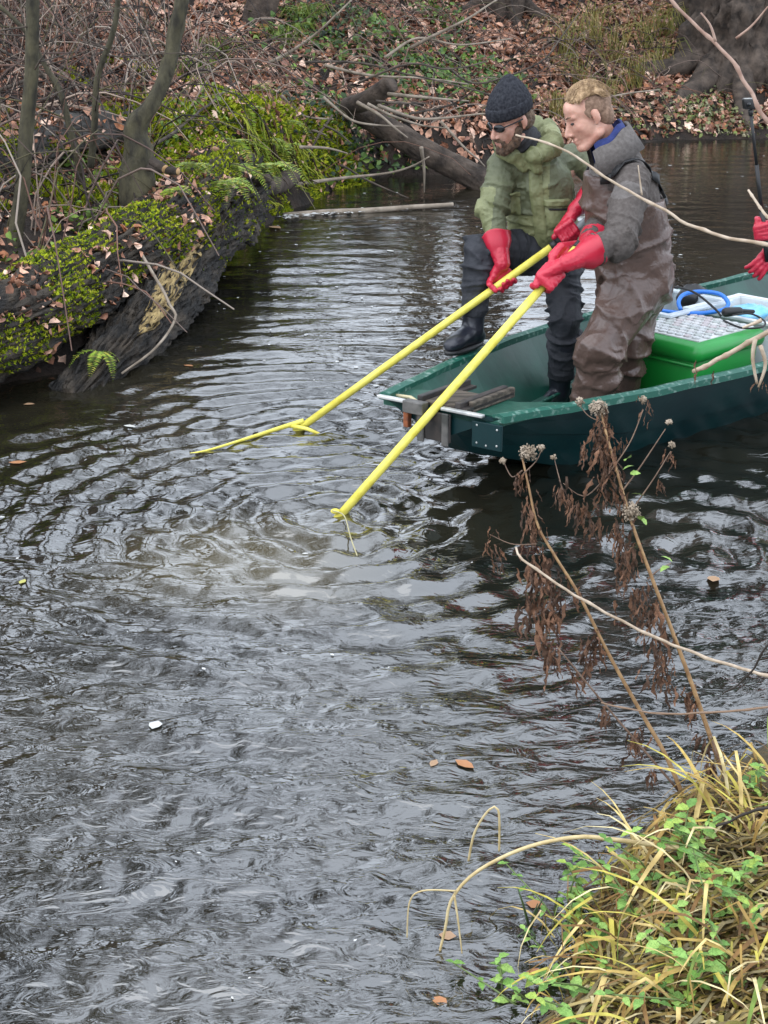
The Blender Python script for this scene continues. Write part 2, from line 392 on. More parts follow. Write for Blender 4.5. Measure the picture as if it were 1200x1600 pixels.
for i in (0, NS-1):
    ax = (nearG[1]-nearG[0]).normalized()*(.02 if i == 0 else -.02)
    b.add([hull_pt(i, 0, 0, .03)+ax, hull_pt(i, 1, 0, .03)+ax, fl[2*i+1]+ax, fl[2*i]+ax], [(3, 2, 1, 0)])
b.build('inner_shell', M_green, boat, smooth=False)
def rail(pts, inw, w, h, dz, name, mat, parent=boat):
    b = MB(); vs = []; k = len(pts)
    for p, q_ in zip(pts, inw):
        for (s, z) in ((-.012, dz-h), (w, dz-h), (w, dz), (.3*w, dz+.007), (-.012, dz-.002)): vs.append(p+q_*s+V(0, 0, z))
    fs = [(i*5+j, i*5+(j+1) % 5, (i+1)*5+(j+1) % 5, (i+1)*5+j) for i in range(k-1) for j in range(5)]
    fs += [(4, 3, 2, 1, 0), tuple((k-1)*5+j for j in range(5))]
    b.add(vs, fs); return b.build(name, mat, parent, smooth=False)
for side, G, O in ((0, nearG, farG), (1, farG, nearG)):
    inw = [((o-g)*V(1, 1, 0)).normalized() if False else V((o-g).x, (o-g).y, 0).normalized() for g, o in zip(G, O)]
    gj = [g+V(0, 0, .0025*math.sin(i*2.3)) for i, g in enumerate(G)]
    rail(gj, inw, .042, .03, .012, 'gunwale_rail', M_rail)
AX = ((nearG[3]+farG[3])-(nearG[0]+farG[0])).normalized(); AX = V(AX.x, AX.y, 0).normalized()
LT = (nearG[0]-farG[0]); LT = V(LT.x, LT.y, 0).normalized()   # across the bow, towards the near side
bowC = (nearG[0]+farG[0])/2
def bw(s, l, z): return bowC+V(0, 0, 0)+AX*s+LT*l+V(0, 0, z-bowC.z)
# bow deck
b = MB()
dn = [nearG[0]+V(0, 0, -.004), nearG[2]*.6+nearG[3]*.4, ]; df = [farG[0]+V(0, 0, -.004), farG[1]*.8+farG[2]*.2]
vs = [dn[0]-LT*.01, dn[1]+V(-.02, .03, 0), df[1]+V(.03, -.01, 0), df[0]+LT*.01]
vs = [V(p.x, p.y, .368) for p in vs]
mid = vs[1].lerp(vs[2], .5)-AX*.02; 
poly = [vs[0], vs[1], mid+LT*.14, mid-LT*.14, vs[2], vs[3]]
b.add(poly+[p-V(0, 0, .02) for p in poly], [(0, 1, 2, 3, 4, 5), (11, 10, 9, 8, 7, 6)]+[(i, i+6, (i+1) % 6+6, (i+1) % 6) for i in range(6)])
b.build('bow_deck', M_deck, boat, smooth=False)
# aluminium strip on the bow edge, in two lengths either side of the motor bracket
for l0, l1 in ((-.30, -.13), (.02, .22)):
    b = MB(); b.box(bw(-.014, (l0+l1)/2, .386), (l1-l0)/2, .012, .007, LT, AX, bev=.004); b.build('bow_strip', M_alu, boat, smooth=False)
b = MB(); b.box(bw(-.008, .235, .305), .07, .006, .055, LT, AX, bev=.003); cp = b.build('corner_plate', M_hull, boat, smooth=False)
for l, z in ((.19, .345), (.285, .34), (.19, .27), (.235, .265), (.285, .272)):
    b = MB(); b.ell(bw(-.015, l, z), .005, .003, .005, LT, AX, V(0, 0, 1), 8, 6); b.build('rivet', M_alu, cp)
# bracket: two dark angle irons, timber between, steel plates down the front
br = []
for l in (-.10, .085):
    b = MB(); b.box(bw(.17, l, .402), .17, .014, .016, AX, LT, bev=.004); b.box(bw(.17, l+.02, .388), .17, .022, .006, AX, LT); b.build('angle_iron', M_iron, boat, smooth=False)
b = MB(); b.box(bw(.12, -.01, .386), .11, .075, .012, AX, LT, bev=.006); b.build('timber_block', M_wood, boat, smooth=False)
b = MB(); b.box(bw(.20, .115, .392), .15, .012, .022, AX, LT, bev=.004); b.build('timber_cleat', M_wood, boat, smooth=False)
b = MB(); b.box(bw(-.03, -.10, .375), .05, .022, .026, LT, AX, bev=.004); b.build('clamp_jaw', M_steelplate, boat, smooth=False)
b = MB(); b.box(bw(-.016, -.02, .305), .085, .006, .062, LT, AX, bev=.004); b.build('mount_plate', M_iron, boat, smooth=False)
for l in (-.075, .045):
    b = MB(); b.box(bw(-.026, l, .30), .016, .005, .07, LT, AX, bev=.004); b.build('mount_slat', M_steelplate, boat, smooth=False)
b = MB(); b.box(bw(-.022, -.145, .33), .012, .014, .05, LT, AX, bev=.004); b.build('rusty_hinge', M_orange, boat, smooth=False)
b = MB(); b.tube([bw(.02, -.12, .377), bw(.07, -.2, .377), bw(.06, -.27, .376)], .009, 6); b.build('strap_end', material('cream_strap', (.55, .48, .30), .8), boat)
# longitudinal side box along the far side with a pale worn edge
ii = list(range(3, NS-1)); inwF = [V((nearG[i]-farG[i]).x, (nearG[i]-farG[i]).y, 0).normalized() for i in ii]
pts = [V(farG[i].x, farG[i].y, .10)+w*.27 for i, w in zip(ii, inwF)]
b = MB(); vs = []
for p_, w in zip(pts, inwF): vs += [p_-w*.17, p_, V(p_.x, p_.y, .0)]
b.add(vs, [(i*3+j, i*3+j+1, i*3+j+4, i*3+j+3) for i in range(len(pts)-1) for j in range(2)])
b.build('side_box', M_green, boat, smooth=False)
b = MB(); b.tube([p_+V(0, 0, .004) for p_ in pts], .009, 6); b.build('side_box_edge', M_rail, boat)
# floor ribs
for i in range(4, NS-1, 2):
    a, c = hull_pt(i, 0, 1, .06, .0), pts[min(max(i-3, 0), len(pts)-1)]
    b = MB(); d = (c-a); d.z = 0; b.box(V((a.x+c.x)/2, (a.y+c.y)/2, .018), d.length/2-.03, .018, .012, d, d.cross(V(0, 0, 1))); b.build('floor_rib', M_green, boat, smooth=False)

# ---------------------------------------------------------------- things carried in the boat
M_tank = material('bright_green_plastic', (.008, .20, .028), .38, (.012, .26, .04), 3, 3, bump=.06, bscale=8)
M_lidgrey = material('pale_mesh_lid', (.42, .44, .43), .6, (.62, .63, .64), 6, 3)
M_clear = bpy.data.materials.new('cloudy_clear_plastic'); M_clear.use_nodes = True
_p = M_clear.node_tree.nodes['Principled BSDF']; _p.inputs['Base Color'].default_value = (.72, .80, .86, 1); _p.inputs['Roughness'].default_value = .22
_p.inputs['Alpha'].default_value = .72
M_whitepl = material('white_plastic', (.62, .70, .74), .4, (.72, .76, .78), 5, 3)
M_blue = material('blue_hose', (.02, .17, .62), .35)
M_lblue = material('light_blue_bag', (.10, .42, .72), .4, (.3, .6, .8), 12, 3, bump=.6)
M_black = material('black_rubber', (.010, .010, .011), .45)
BA = V(.735, .678, 0).normalized(); BL = V(BA.y, -BA.x, 0)      # boat axis and the way to its near side
B0 = V(.23, 5.82, 0)
def bt(s, l, z): return B0+BA*s+BL*l+V(0, 0, z)
def rbox(mb, c, hx, hy, hz, bev=.03, taper=0):
    n = len(mb.v); mb.box(c, hx, hy, hz, BA, BL, V(0, 0, 1), bev=bev)
    if taper:
        for i in range(n, len(mb.v)):
            p_ = Vector(mb.v[i]); t = (c.z+hz-p_.z)/(2*hz); mb.v[i] = tuple(V(c.x+(p_.x-c.x)*(1-taper*t), c.y+(p_.y-c.y)*(1-taper*t), p_.z))
tank = thing('fish_tank', bt(1.72, -.02, .03), 'bright green plastic tank with pale patterned top in boat', 'tank')
b = MB(); rbox(b, bt(1.72, -.02, .20), .26, .235, .175, .03, .06); b.build('tub', M_tank, tank)
b = MB(); rbox(b, bt(1.72, -.02, .39), .285, .26, .045, .035); lid = b.build('lid', M_tank, tank)
b = MB(); rbox(b, bt(1.74, -.015, .436), .225, .20, .006, .004); lm = b.build('lid_mat', M_lidgrey, tank, smooth=False)
k = 0
hexm = MB()
for i in range(9):
    for j in range(9):
        c = bt(1.74-.19+.0475*i, -.015-.185+.049*j+(.0245 if i % 2 else 0), .4445)
        if abs((c-bt(1.74, -.015, 0)).dot(BL)) > .195: continue
        hexm.tube([c, c+V(0, 0, .005)], [.021, .018], 6, col=random.choice([(.50, .52, .53), (.40, .43, .42), (.46, .42, .43), (.55, .55, .55)]))
hexm.build('hex_studs', material('stud_plastic', (1, 1, 1), .55, attr=True), lm, smooth=False, kind='stuff')
b = MB(); b.tube([bt(1.455, -.02-.235, .335), bt(1.455, -.02+.235, .335)], .008, 6); b.build('tub_rim_line', M_tank, tank)

cb = thing('plastic_bin', bt(2.02, -.36, .03), 'clear plastic storage bin with gear inside behind the green tank', 'bin')
def open_bin(c, hx, hy, hz, t, mat, parent):
    b = MB()
    for s in (-1, 1):
        b.box(c+BA*s*hx, t, hy+t, hz, BA, BL, bev=.003); b.box(c+BL*s*hy, hx, t, hz, BA, BL, bev=.003)
    b.build('wall', mat, parent, smooth=False)
    b = MB(); b.box(c-V(0, 0, hz), hx, hy, t, BA, BL); b.build('floor', mat, parent, smooth=False)
    b = MB()
    for s in (-1, 1):
        b.box(c+BA*s*(hx+.01)+V(0, 0, hz), .018, hy+.03, .008, BA, BL, bev=.003); b.box(c+BL*s*(hy+.01)+V(0, 0, hz), hx-.006, .018, .0075, BA, BL, bev=.003)
    b.build('rim', mat, parent, smooth=False)
open_bin(bt(2.02, -.36, .30), .24, .17, .16, .004, M_clear, cb)
for (s, l, z, r_, m_) in ((1.90, -.30, .34, .075, M_lblue), (2.05, -.40, .31, .085, M_whitepl)):
    b = MB(); b.ell(bt(s, l, z), r_, r_*.9, r_*.8, n=10, m=7)
    for i in range(len(b.v)):
        p_ = Vector(b.v[i]); n_ = mnoise.noise(p_*28); b.v[i] = tuple(p_+(p_-bt(s, l, z)).normalized()*n_*.03)
    tagit(b.build('crumpled_bag', m_), 'light blue crumpled bag inside the clear bin' if m_ is M_lblue else 'white crumpled bag inside the clear bin', 'bag')
b = MB(); b.cap(bt(1.80, -.40, .30), bt(1.80, -.40, .42), .03, .026, 10); tagit(b.build('orange_bottle', material('orange_plastic', (.75, .13, .03), .35)), 'small orange bottle standing at the end of the clear bin', 'bottle')
wb = thing('white_box', bt(2.30, -.02, .03), 'shallow white plastic crate with blue contents next to the tank', 'crate')
open_bin(bt(2.32, -.02, .32), .22, .27, .11, .010, M_whitepl, wb)
b = MB(); b.ell(bt(2.36, -.1, .40), .13, .10, .035, BA, BL, V(0, 0, 1), 12, 7)
for i in range(len(b.v)): p_ = Vector(b.v[i]); b.v[i] = tuple(p_+V(0, 0, .03*mnoise.noise(p_*18)))
tagit(b.build('blue_bag', M_lblue), 'folded light blue bag lying in the white crate', 'bag')
b = MB()
hp = [bt(1.92, -.22, .46), bt(1.95, -.26, .49), bt(2.02, -.28, .515), bt(2.10, -.24, .525), bt(2.16, -.16, .515), bt(2.15, -.10, .48), bt(2.08, -.08, .46), bt(1.98, -.13, .45), bt(1.88, -.20, .455), bt(1.83, -.28, .46)]
b.tube(lerp_poly(hp, 50), .011, 8); tagit(b.build('blue_hose', M_blue), 'coiled bright blue hose over the clear bin', 'hose')
b = MB(); c0 = bt(1.97, -.02, .455)
b.tube(lerp_poly([bt(1.62, -.20, .44), bt(1.66, -.22, .55), bt(1.76, -.2, .60), bt(1.86, -.12, .58), bt(1.93, -.03, .50), bt(1.95, .0, .46)], 30), .006, 6)
tagit(b.build('black_cable', M_black), 'thin black cable arching over the clear bin', 'cable')
b = MB(); b.tube(lerp_poly([bt(2.0, .02, .46), bt(2.05, .10, .475), bt(2.02, .20, .462), bt(1.92, .26, .458), bt(1.84, .20, .455), bt(1.90, .05, .456)], 36), .005, 6)
tagit(b.build('cable_loop', M_black), 'loop of thin black cable lying on the tank top', 'cable')
b = MB(); b.cap(bt(1.99, -.0, .475), bt(2.06, .03, .475), .024, .02, 10); b.cap(bt(2.06, .03, .475), bt(2.12, .07, .47), .012, .010, 8)
tagit(b.build('cable_plug', M_black), 'stubby black cable plug on the tank top', 'plug')
b = MB(); b.ell(bt(2.28, -.42, .45), .10, .07, .05, BA, BL, V(0, 0, 1), 12, 8)
for i in range(len(b.v)): p_ = Vector(b.v[i]); b.v[i] = tuple(p_+V(0, 0, .04*mnoise.noise(p_*16)))
tagit(b.build('black_bag', M_black), 'small crumpled black bag behind the blue hose', 'bag')
# ---------------------------------------------------------------- people
DG = bpy.context.evaluated_depsgraph_get
def remesh(mb, vox, smooth=4, fac=.5):
    """union of overlapping closed shapes as one continuous surface"""
    me = mb.mesh('tmp'); o = bpy.data.objects.new('tmp', me); COL.objects.link(o)
    r = o.modifiers.new('r', 'REMESH'); r.mode = 'VOXEL'; r.voxel_size = vox; r.use_smooth_shade = True
    if smooth:
        s = o.modifiers.new('s', 'SMOOTH'); s.factor = fac; s.iterations = smooth
    bpy.context.view_layer.update()
    out = bpy.data.meshes.new_from_object(o.evaluated_get(DG()))
    bpy.data.objects.remove(o); bpy.data.meshes.remove(me)
    out.polygons.foreach_set('use_smooth', [True]*len(out.polygons)); return out
def displace(me, fn):
    n = len(me.vertices); co = np.empty(n*3, np.float32); no = np.empty(n*3, np.float32)
    me.vertices.foreach_get('co', co); me.vertices.foreach_get('normal', no); co = co.reshape(-1, 3); no = no.reshape(-1, 3)
    d = np.array([fn(Vector(c), Vector(k)) for c, k in zip(co, no)], np.float32)
    co += no*d[:, None]; me.vertices.foreach_set('co', co.ravel()); me.update()
def fold_fn(bones, joints, amp=.010, freq=11, jamp=.016, seed=0):
    """cloth creases: ridges ringing each limb, gathered and deeper around the joints"""
    B = [(Vector(a), (Vector(c)-Vector(a))) for a, c in bones]
    def fn(p, n):
        best = 1e9; bi = 0; bt_ = 0
        for i, (a, d) in enumerate(B):
            t = max(-.1, min(1.1, (p-a).dot(d)/d.length_squared)); r = (p-a-d*t).length
            if r < best: best = r; bi = i; bt_ = t
        a, d = B[bi]; L = d.length; ax = d/L; s = bt_*L; rad = (p-a-d*bt_)
        wv = mnoise.noise(p*6+V(seed, 2, 0)); q = V(rad.x*2.6, rad.y*2.6, rad.z*2.6)+ax*((s+.03*wv)*freq)+V(seed+bi*7.3, 0, 0)
        n1 = mnoise.noise(q); n2 = mnoise.noise(q*2.1+V(3, 1, 7)); big = mnoise.noise(p*4.5+V(seed, 0, 0))
        ridge = (1-min(1, abs(n1)*2.4))**3; ridge2 = (1-min(1, abs(n2)*2.6))**3
        w = 0
        for (jp, jr) in joints: w = max(w, math.exp(-((p-jp).length/jr)**2))
        return (amp+jamp*w)*(ridge*1.25-.3)+.5*(amp+jamp*w)*(ridge2-.3)+amp*.8*big
    return fn
def frame(fwd, up):
    f = Vector(fwd).normalized(); r = f.cross(Vector(up)).normalized(); u = r.cross(f).normalized(); return r, f, u   # right, forward, up

M_skin = material('skin', (.44, .215, .15), .5, (.62, .36, .28), 17, 7, (.35, .65), bump=.12, bscale=70, bdist=.002, sss=.15)
M_skin_p = material('weathered_skin', (.42, .19, .135), .5, (.64, .37, .28), 17, 7, (.32, .62), bump=.35, bscale=90, bdist=.003, sss=.12)
M_beard = material('brown_beard', (.045, .028, .018), .8, (.13, .075, .045), 60, 4, bump=1, bscale=160, bdist=.006)
M_dhair = material('brown_hair', (.06, .038, .024), .7, (.14, .09, .055), 40, 4, bump=1, bscale=120, bdist=.005)
M_blond = material('sandy_blond_hair', (.24, .145, .07), .55, (.50, .33, .18), 26, 5, (.3, .7), bump=1, bscale=60, bdist=.008, stretch=(3, 1, 1))
M_short = material('cropped_hair', (.17, .10, .065), .8, (.30, .19, .13), 80, 4, bump=1, bscale=220, bdist=.003)
M_lip = material('lips', (.42, .16, .13), .5)
M_eye = material('eye', (.02, .018, .018), .2)
M_beanie = material('navy_knit', (.016, .017, .022), .95, (.040, .042, .050), 90, 3, bump=.6, bscale=240, bdist=.004, spec=.2)
M_lens = material('dark_lens', (.006, .006, .008), .08)
M_glove = material('red_rubber', (.42, .010, .032), .33, (.58, .028, .06), 7, 4, (.35, .7), bump=.12, bscale=50, bdist=.003, spec=.5)
M_olive = material('olive_nylon', (.155, .168, .075), .55, (.235, .245, .12), 10, 5, bump=.9, bscale=17, bdist=.022)
M_grgreen = material('dark_grey_green_nylon', (.085, .095, .050), .6, (.13, .14, .076), 10, 5, bump=.9, bscale=17, bdist=.022)
M_trou = material('black_trousers', (.012, .014, .020), .75, (.032, .034, .042), 12, 5, bump=.8, bscale=15, bdist=.02)
M_boot = material('navy_rubber_boot', (.012, .014, .022), .30, (.022, .024, .034), 9, 4, bump=.1, bscale=20)
M_wader = material('brown_neoprene', (.080, .048, .038), .34, (.125, .080, .065), 7, 6, (.3, .7), bump=.8, bscale=12, bdist=.022, spec=.6)
M_fleece = material('grey_brown_fleece', (.078, .066, .060), .9, (.115, .10, .092), 60, 5, bump=.8, bscale=16, bdist=.02, spec=.2)
M_fleeceL = material('pale_grey_fleece', (.11, .098, .092), .9, (.155, .14, .132), 60, 5, bump=.6, bscale=120, bdist=.005, spec=.2)
M_navy = material('royal_blue_collar', (.010, .022, .11), .8, (.02, .035, .16), 40, 4, bump=.4)
M_strap = material('black_webbing', (.008, .008, .009), .6)
M_dgrey = material('charcoal_fleece', (.022, .022, .025), .9, (.04, .04, .045), 30, 4, bump=.5)

def head_shapes(mb, C, R, F, U, s=1.0, nose=1.0):
    """skull, face, jaw, nose, brow, lips, ears and neck as overlapping shapes"""
    def P(x, y, z): return C+(R*x+F*y+U*z)*s
    E = lambda x, y, z, a, b_, c: mb.ell(P(x, y, z), a*s, b_*s, c*s, R, F, U, 18, 12)
    K = lambda p0, p1, r0, r1: mb.cap(P(*p0), P(*p1), r0*s, r1*s, 10)
    E(0, -.018, .040, .077, .097, .086); E(0, .022, -.02, .064, .076, .088); E(0, .028, -.078, .050, .056, .042)
    K((-.046, -.01, -.075), (-.02, .066, -.108), .024, .020); K((.046, -.01, -.075), (.02, .066, -.108), .024, .020); E(0, .078, -.104, .024, .020, .022)
    K((0, .086, .014), (0, .112*nose, -.034), .0090, .0125); E(-.012, .098, -.040, .009, .011, .008); E(.012, .098, -.040, .009, .011, .008)
    K((-.044, .066, .030), (-.010, .081, .030), .0125, .0125); K((.044, .066, .030), (.010, .081, .030), .0125, .0125); E(0, .050, .055, .056, .040, .045)
    E(-.041, .050, -.022, .021, .026, .026); E(.041, .050, -.022, .021, .026, .026)
    K((-.018, .090, -.066), (.018, .090, -.066), .0085, .0085); K((-.015, .089, -.079), (.015, .089, -.079), .009, .009)
    for q in (-1, 1):
        E(q*.079, -.020, -.002, .008, .018, .030); E(q*.077, -.012, -.028, .007, .010, .011)
    return P
def make_head_extras(P, R, F, U, s, par, eyes=True, brow=M_short):
    if eyes:
        for q in (-1, 1):
            b = MB(); b.ell(P(q*.031, .0775, .006), .014*s, .010*s, .0062*s, R, F, U, 10, 6); b.build('eye', M_eye, par)
    for q in (-1, 1):
        b = MB(); b.tube([P(q*.013, .0915, .032), P(q*.03, .086, .039), P(q*.050, .070, .033)], [.003*s, .004*s, .0025*s], 6); b.build('eyebrow', brow, par)
    b = MB(); b.tube([P(-.021, .0935, -.0715), P(0, .0995, -.0725), P(.021, .0935, -.0715)], [.002*s, .0034*s, .002*s], 6); b.build('mouth', M_lip, par)

def glove(par, wrist, elbow, c, a, r, name='glove', palm=None, cuff=.17, wr=.040, cr=.062, sgn=1):
    """rubber gauntlet whose five fingers close round a pole (centre c, axis a towards the thumb, radius r)"""
    wrist, elbow, c = Vector(wrist), Vector(elbow), Vector(c); a = Vector(a).normalized()
    w = Vector(palm) if palm is not None else wrist-c
    w = (w-a*w.dot(a)).normalized()
    t = a.cross(w).normalized()*sgn
    pc = c+w*(r+.018)
    hub = pc-t*.030
    mb = MB(); knk = []
    for i in range(4):
        off = -.036+.024*i
        k = pc+t*.034+a*off+w*.004; knk.append(k)
        mb.cap(hub+a*off*.7+w*.01, k, .021, .0165)
        mb.cap(wrist, hub+a*off*.7+w*.008, .030, .021)
        R_ = r+.013; L_ = [60, 112, 165, 212] if i in (1, 2) else [56, 104, 150, 190]
        pts = [k]+[c+a*(off*1.02)+(w*math.cos(math.radians(g))+t*math.sin(math.radians(g)))*(R_+(.004 if g < 70 else 0)) for g in L_]
        rad = [.0135, .0126, .012, .0114, .0105]
        for q in range(4): mb.cap(pts[q], pts[q+1], rad[q], rad[q+1], 10)
    th = [hub+a*.028, c+a*.062+w*(r+.012)-t*.020, c+a*.066-t*(r+.016)+w*.004, c+a*.058-w*(r+.010)-t*.012]
    for q, (r0, r1) in enumerate(((.020, .0165), (.0165, .0145), (.0145, .012))): mb.cap(th[q], th[q+1], r0, r1, 10)
    mb.cap(pc-a*.03, pc+a*.03, .020, .022)
    d = (elbow-wrist).normalized()
    mb.cap(wrist, wrist+d*cuff*.45, wr*.93, wr*1.08)
    me = remesh(mb, .0036, 2)
    displace(me, lambda p, n: .0016*mnoise.noise(p*60)+.0012*mnoise.noise(p*130))
    g = link(name, me, M_glove, par)
    # flared cuff with a rolled rim, its mouth open
    X = d.orthogonal().normalized(); Y = d.cross(X); mb = MB(); rings = []
    prof = [(.02, wr*.9), (.045, wr*1.05), (cuff*.42, wr*1.12), (cuff*.46, wr*1.2), (cuff*.7, cr*.9), (cuff*.95, cr), (cuff*.985, cr*1.05), (cuff, cr*1.03), (cuff*.97, cr*.94), (cuff*.6, cr*.7)]
    n = 28; vs = []; fs = []
    for i, (s, R_) in enumerate(prof):
        for j in range(n):
            an = 2*PI*j/n; rr = R_*(1+.13*mnoise.noise(V(math.cos(an)*1.4+c.x*9, math.sin(an)*1.4, s*25))+.04*math.sin(2*an+c.y*5))
            vs.append(wrist+d*(s+.006*math.sin(3*an+c.x*7)*(s/cuff))+X*rr*math.cos(an)+Y*rr*math.sin(an))
    for i in range(len(prof)-1):
        for j in range(n): q = i*n+j; k2 = i*n+(j+1) % n; fs.append((q, k2, k2+n, q+n))
    mb.add(vs, fs); mb.build('cuff', M_glove, g)
    return g
def boot(par, ankle, toe, knee, top=.33, s=1.0, name='boot'):
    ankle, toe, knee = Vector(ankle), Vector(toe), Vector(knee)
    f = toe-ankle; f.z = 0; f.normalize(); r = f.cross(V(0, 0, 1)); z0 = toe.z
    d = (knee-ankle).normalized(); mb = MB()
    h = ankle-f*.055; h.z = z0+.045
    mb.loft([(V(*(ankle-f*.075).xy, z0+.03), r*.032, V(0, 0, .03)), (V(*(ankle-f*.05).xy, z0+.045), r*.040, V(0, 0, .045)), (V(*ankle.xy, z0+.06), r*.043, V(0, 0, .06)), (V(*(ankle+f*.07).xy, z0+.050), r*.047, V(0, 0, .048)),
             (V(*(ankle+f*.13).xy, z0+.040), r*.050, V(0, 0, .038)), (V(*(ankle+f*.18).xy, z0+.034), r*.042, V(0, 0, .031)), (V(*(ankle+f*.205).xy, z0+.028), r*.022, V(0, 0, .018))], 18)
    mb.cap(V(*ankle.xy, z0+.07), ankle+d*.10, .052, .055); mb.cap(ankle+d*.08, ankle+d*top, .056, .068)
    me = remesh(mb, .007, 5); displace(me, lambda p, n: .004*mnoise.noise(p*22)); bo = link(name, me, M_boot, par)
    b = MB(); so = []
    for z, e in ((0, .0), (.018, .004)):
        for j in range(22):
            an = 2*PI*j/22; x = math.cos(an); y = math.sin(an)
            so.append(V(*(ankle+f*(.062+(.148+e)*x)+r*((.045+.010*x+e)*y)).xy, z0-.012+z))
    b.add(so, [tuple(range(21, -1, -1)), tuple(range(22, 44))]+[(j, (j+1) % 22, 22+(j+1) % 22, 22+j) for j in range(22)]); b.build('sole', M_black, bo)
    return bo
def body_mesh(par, J, R, F, U, s, nose, skin):
    """one continuous skin figure under the clothes"""
    mb = MB(); P = head_shapes(mb, J['head'], R, F, U, s, nose)
    mb.cap(P(0, -.025, -.06), J['neck'], .052*s, .056*s)
    tw = (J['shL']-J['shR']).normalized()
    mb.cap(J['neck'], J['chest'], .055, .12); mb.cap(J['chest'], J['pelvis'], .12, .115)
    for k in 'LR':
        mb.cap(J['chest'].lerp(J['sh'+k], .5), J['sh'+k], .07, .048); mb.cap(J['sh'+k], J['el'+k], .043, .034); mb.cap(J['el'+k], J['wr'+k], .034, .020)
        mb.cap(J['pelvis'], J['hip'+k], .10, .075); mb.cap(J['hip'+k], J['kn'+k], .075, .05); mb.cap(J['kn'+k], J['an'+k], .048, .033)
        if 'toe'+k in J: fd = J['toe'+k]-J['an'+k]; fd.z = 0; fd.normalize(); mb.cap(J['an'+k]-V(0, 0, .03), V(*(J['an'+k]+fd*.10).xy, J['toe'+k].z+.03), .030, .018)
    me = remesh(mb, .0046, 7)
    link('body', me, skin, par); return P
def assign_by(me, rule):
    cs = np.empty(len(me.polygons)*3, np.float32); me.polygons.foreach_get('center', cs); cs = cs.reshape(-1, 3)
    me.polygons.foreach_set('material_index', np.array([rule(Vector(c)) for c in cs], np.int32))

# poles first: the hands close on them
R_POLE = .0180
P1a, P1b = V(TIP1.x, TIP1.y, -.02), aty(916, 347, 6.72)
P2a, P2b = V(TIP2.x, TIP2.y, -.02), aty(862, 432, 6.08)
d1 = (P1b-P1a).normalized(); d2 = (P2b-P2a).normalized()
def on_pole(A, d, u):     # point of a pole whose picture column is u
    best = None
    for i in range(4000):
        p = A+d*(i*.0006); dep = p.y*CT-(p.z-CAM_H)*ST
        e = abs(600+CAM_F*p.x/dep-u)
        if best is None or e < best[0]: best = (e, p)
    return best[1]
h1A, h1B = on_pole(P1a, d1, 789), on_pole(P1a, d1, 890)
h2A = on_pole(P2a, d2, 858); h2B = h2A+d2*.115

# ---- the man in the knitted hat, one foot up on the bow
man1 = thing('person', aty(865, 640, 7.05)*V(1, 1, 0) if False else V(.80, 7.0, 0), 'person in dark knit hat and olive jacket, one boot on the gunwale, holding yellow pole', 'person')
J = dict(head=aty(797, 188, 6.86), neck=aty(834, 236, 7.0), shR=aty(786, 258, 6.98), shL=aty(902, 246, 7.14), chest=aty(848, 290, 7.04), pelvis=aty(854, 392, 7.12),
         elR=aty(769, 335, 6.88), wrR=aty(785, 412, 6.75), elL=aty(950, 286, 7.02), wrL=aty(899, 328, 6.80),
         hipR=aty(822, 392, 7.02), hipL=aty(876, 400, 7.16), knR=aty(750, 392, 6.84), anR=aty(738, 528, 6.80), toeR=aty(690, 549, 6.60), knL=aty(884, 500, 6.98), anL=V(.87, 7.06, .10), toeL=V(.76, 6.94, .02))
gz = .385; J['toeR'] = V(J['toeR'].x, J['toeR'].y, gz+.018); J['anR'].z = gz+.10
R1, F1, U1 = frame(V(-.80, -.50, -.36), V(-.08, -.10, 1)); S1 = 1.0
P1 = body_mesh(man1, J, R1, F1, U1, S1, 1.0, M_skin)
make_head_extras(P1, R1, F1, U1, S1, man1, eyes=False, brow=M_beard)
# beard, hair at the nape and ear
mb = MB()
for q in (-1, 1):
    mb.cap(P1(q*.062, .012, -.035), P1(q*.050, .035, -.085), .020*S1, .024*S1); mb.cap(P1(q*.050, .035, -.085), P1(q*.012, .080, -.112), .024*S1, .024*S1)
    mb.cap(P1(q*.005, .101, -.053), P1(q*.030, .086, -.064), .0075*S1, .008*S1); mb.cap(P1(q*.030, .086, -.064), P1(q*.030, .076, -.10), .009*S1, .013*S1)
mb.cap(P1(0, .088, -.095), P1(0, .078, -.115), .016*S1, .022*S1)
me = remesh(mb, .0045, 2); displace(me, lambda p, n: .005*mnoise.noise(p*110)); link('beard', me, M_beard, man1)
mb = MB()
for q in (-1, 1): mb.ell(P1(q*.060, -.045, -.005), .024*S1, .050*S1, .050*S1, R1, F1, U1)
mb.ell(P1(0, -.075, -.005), .060*S1, .040*S1, .052*S1, R1, F1, U1)
me = remesh(mb, .006, 2); displace(me, lambda p, n: .006*mnoise.noise(p*90)); link('hair', me, M_dhair, man1)
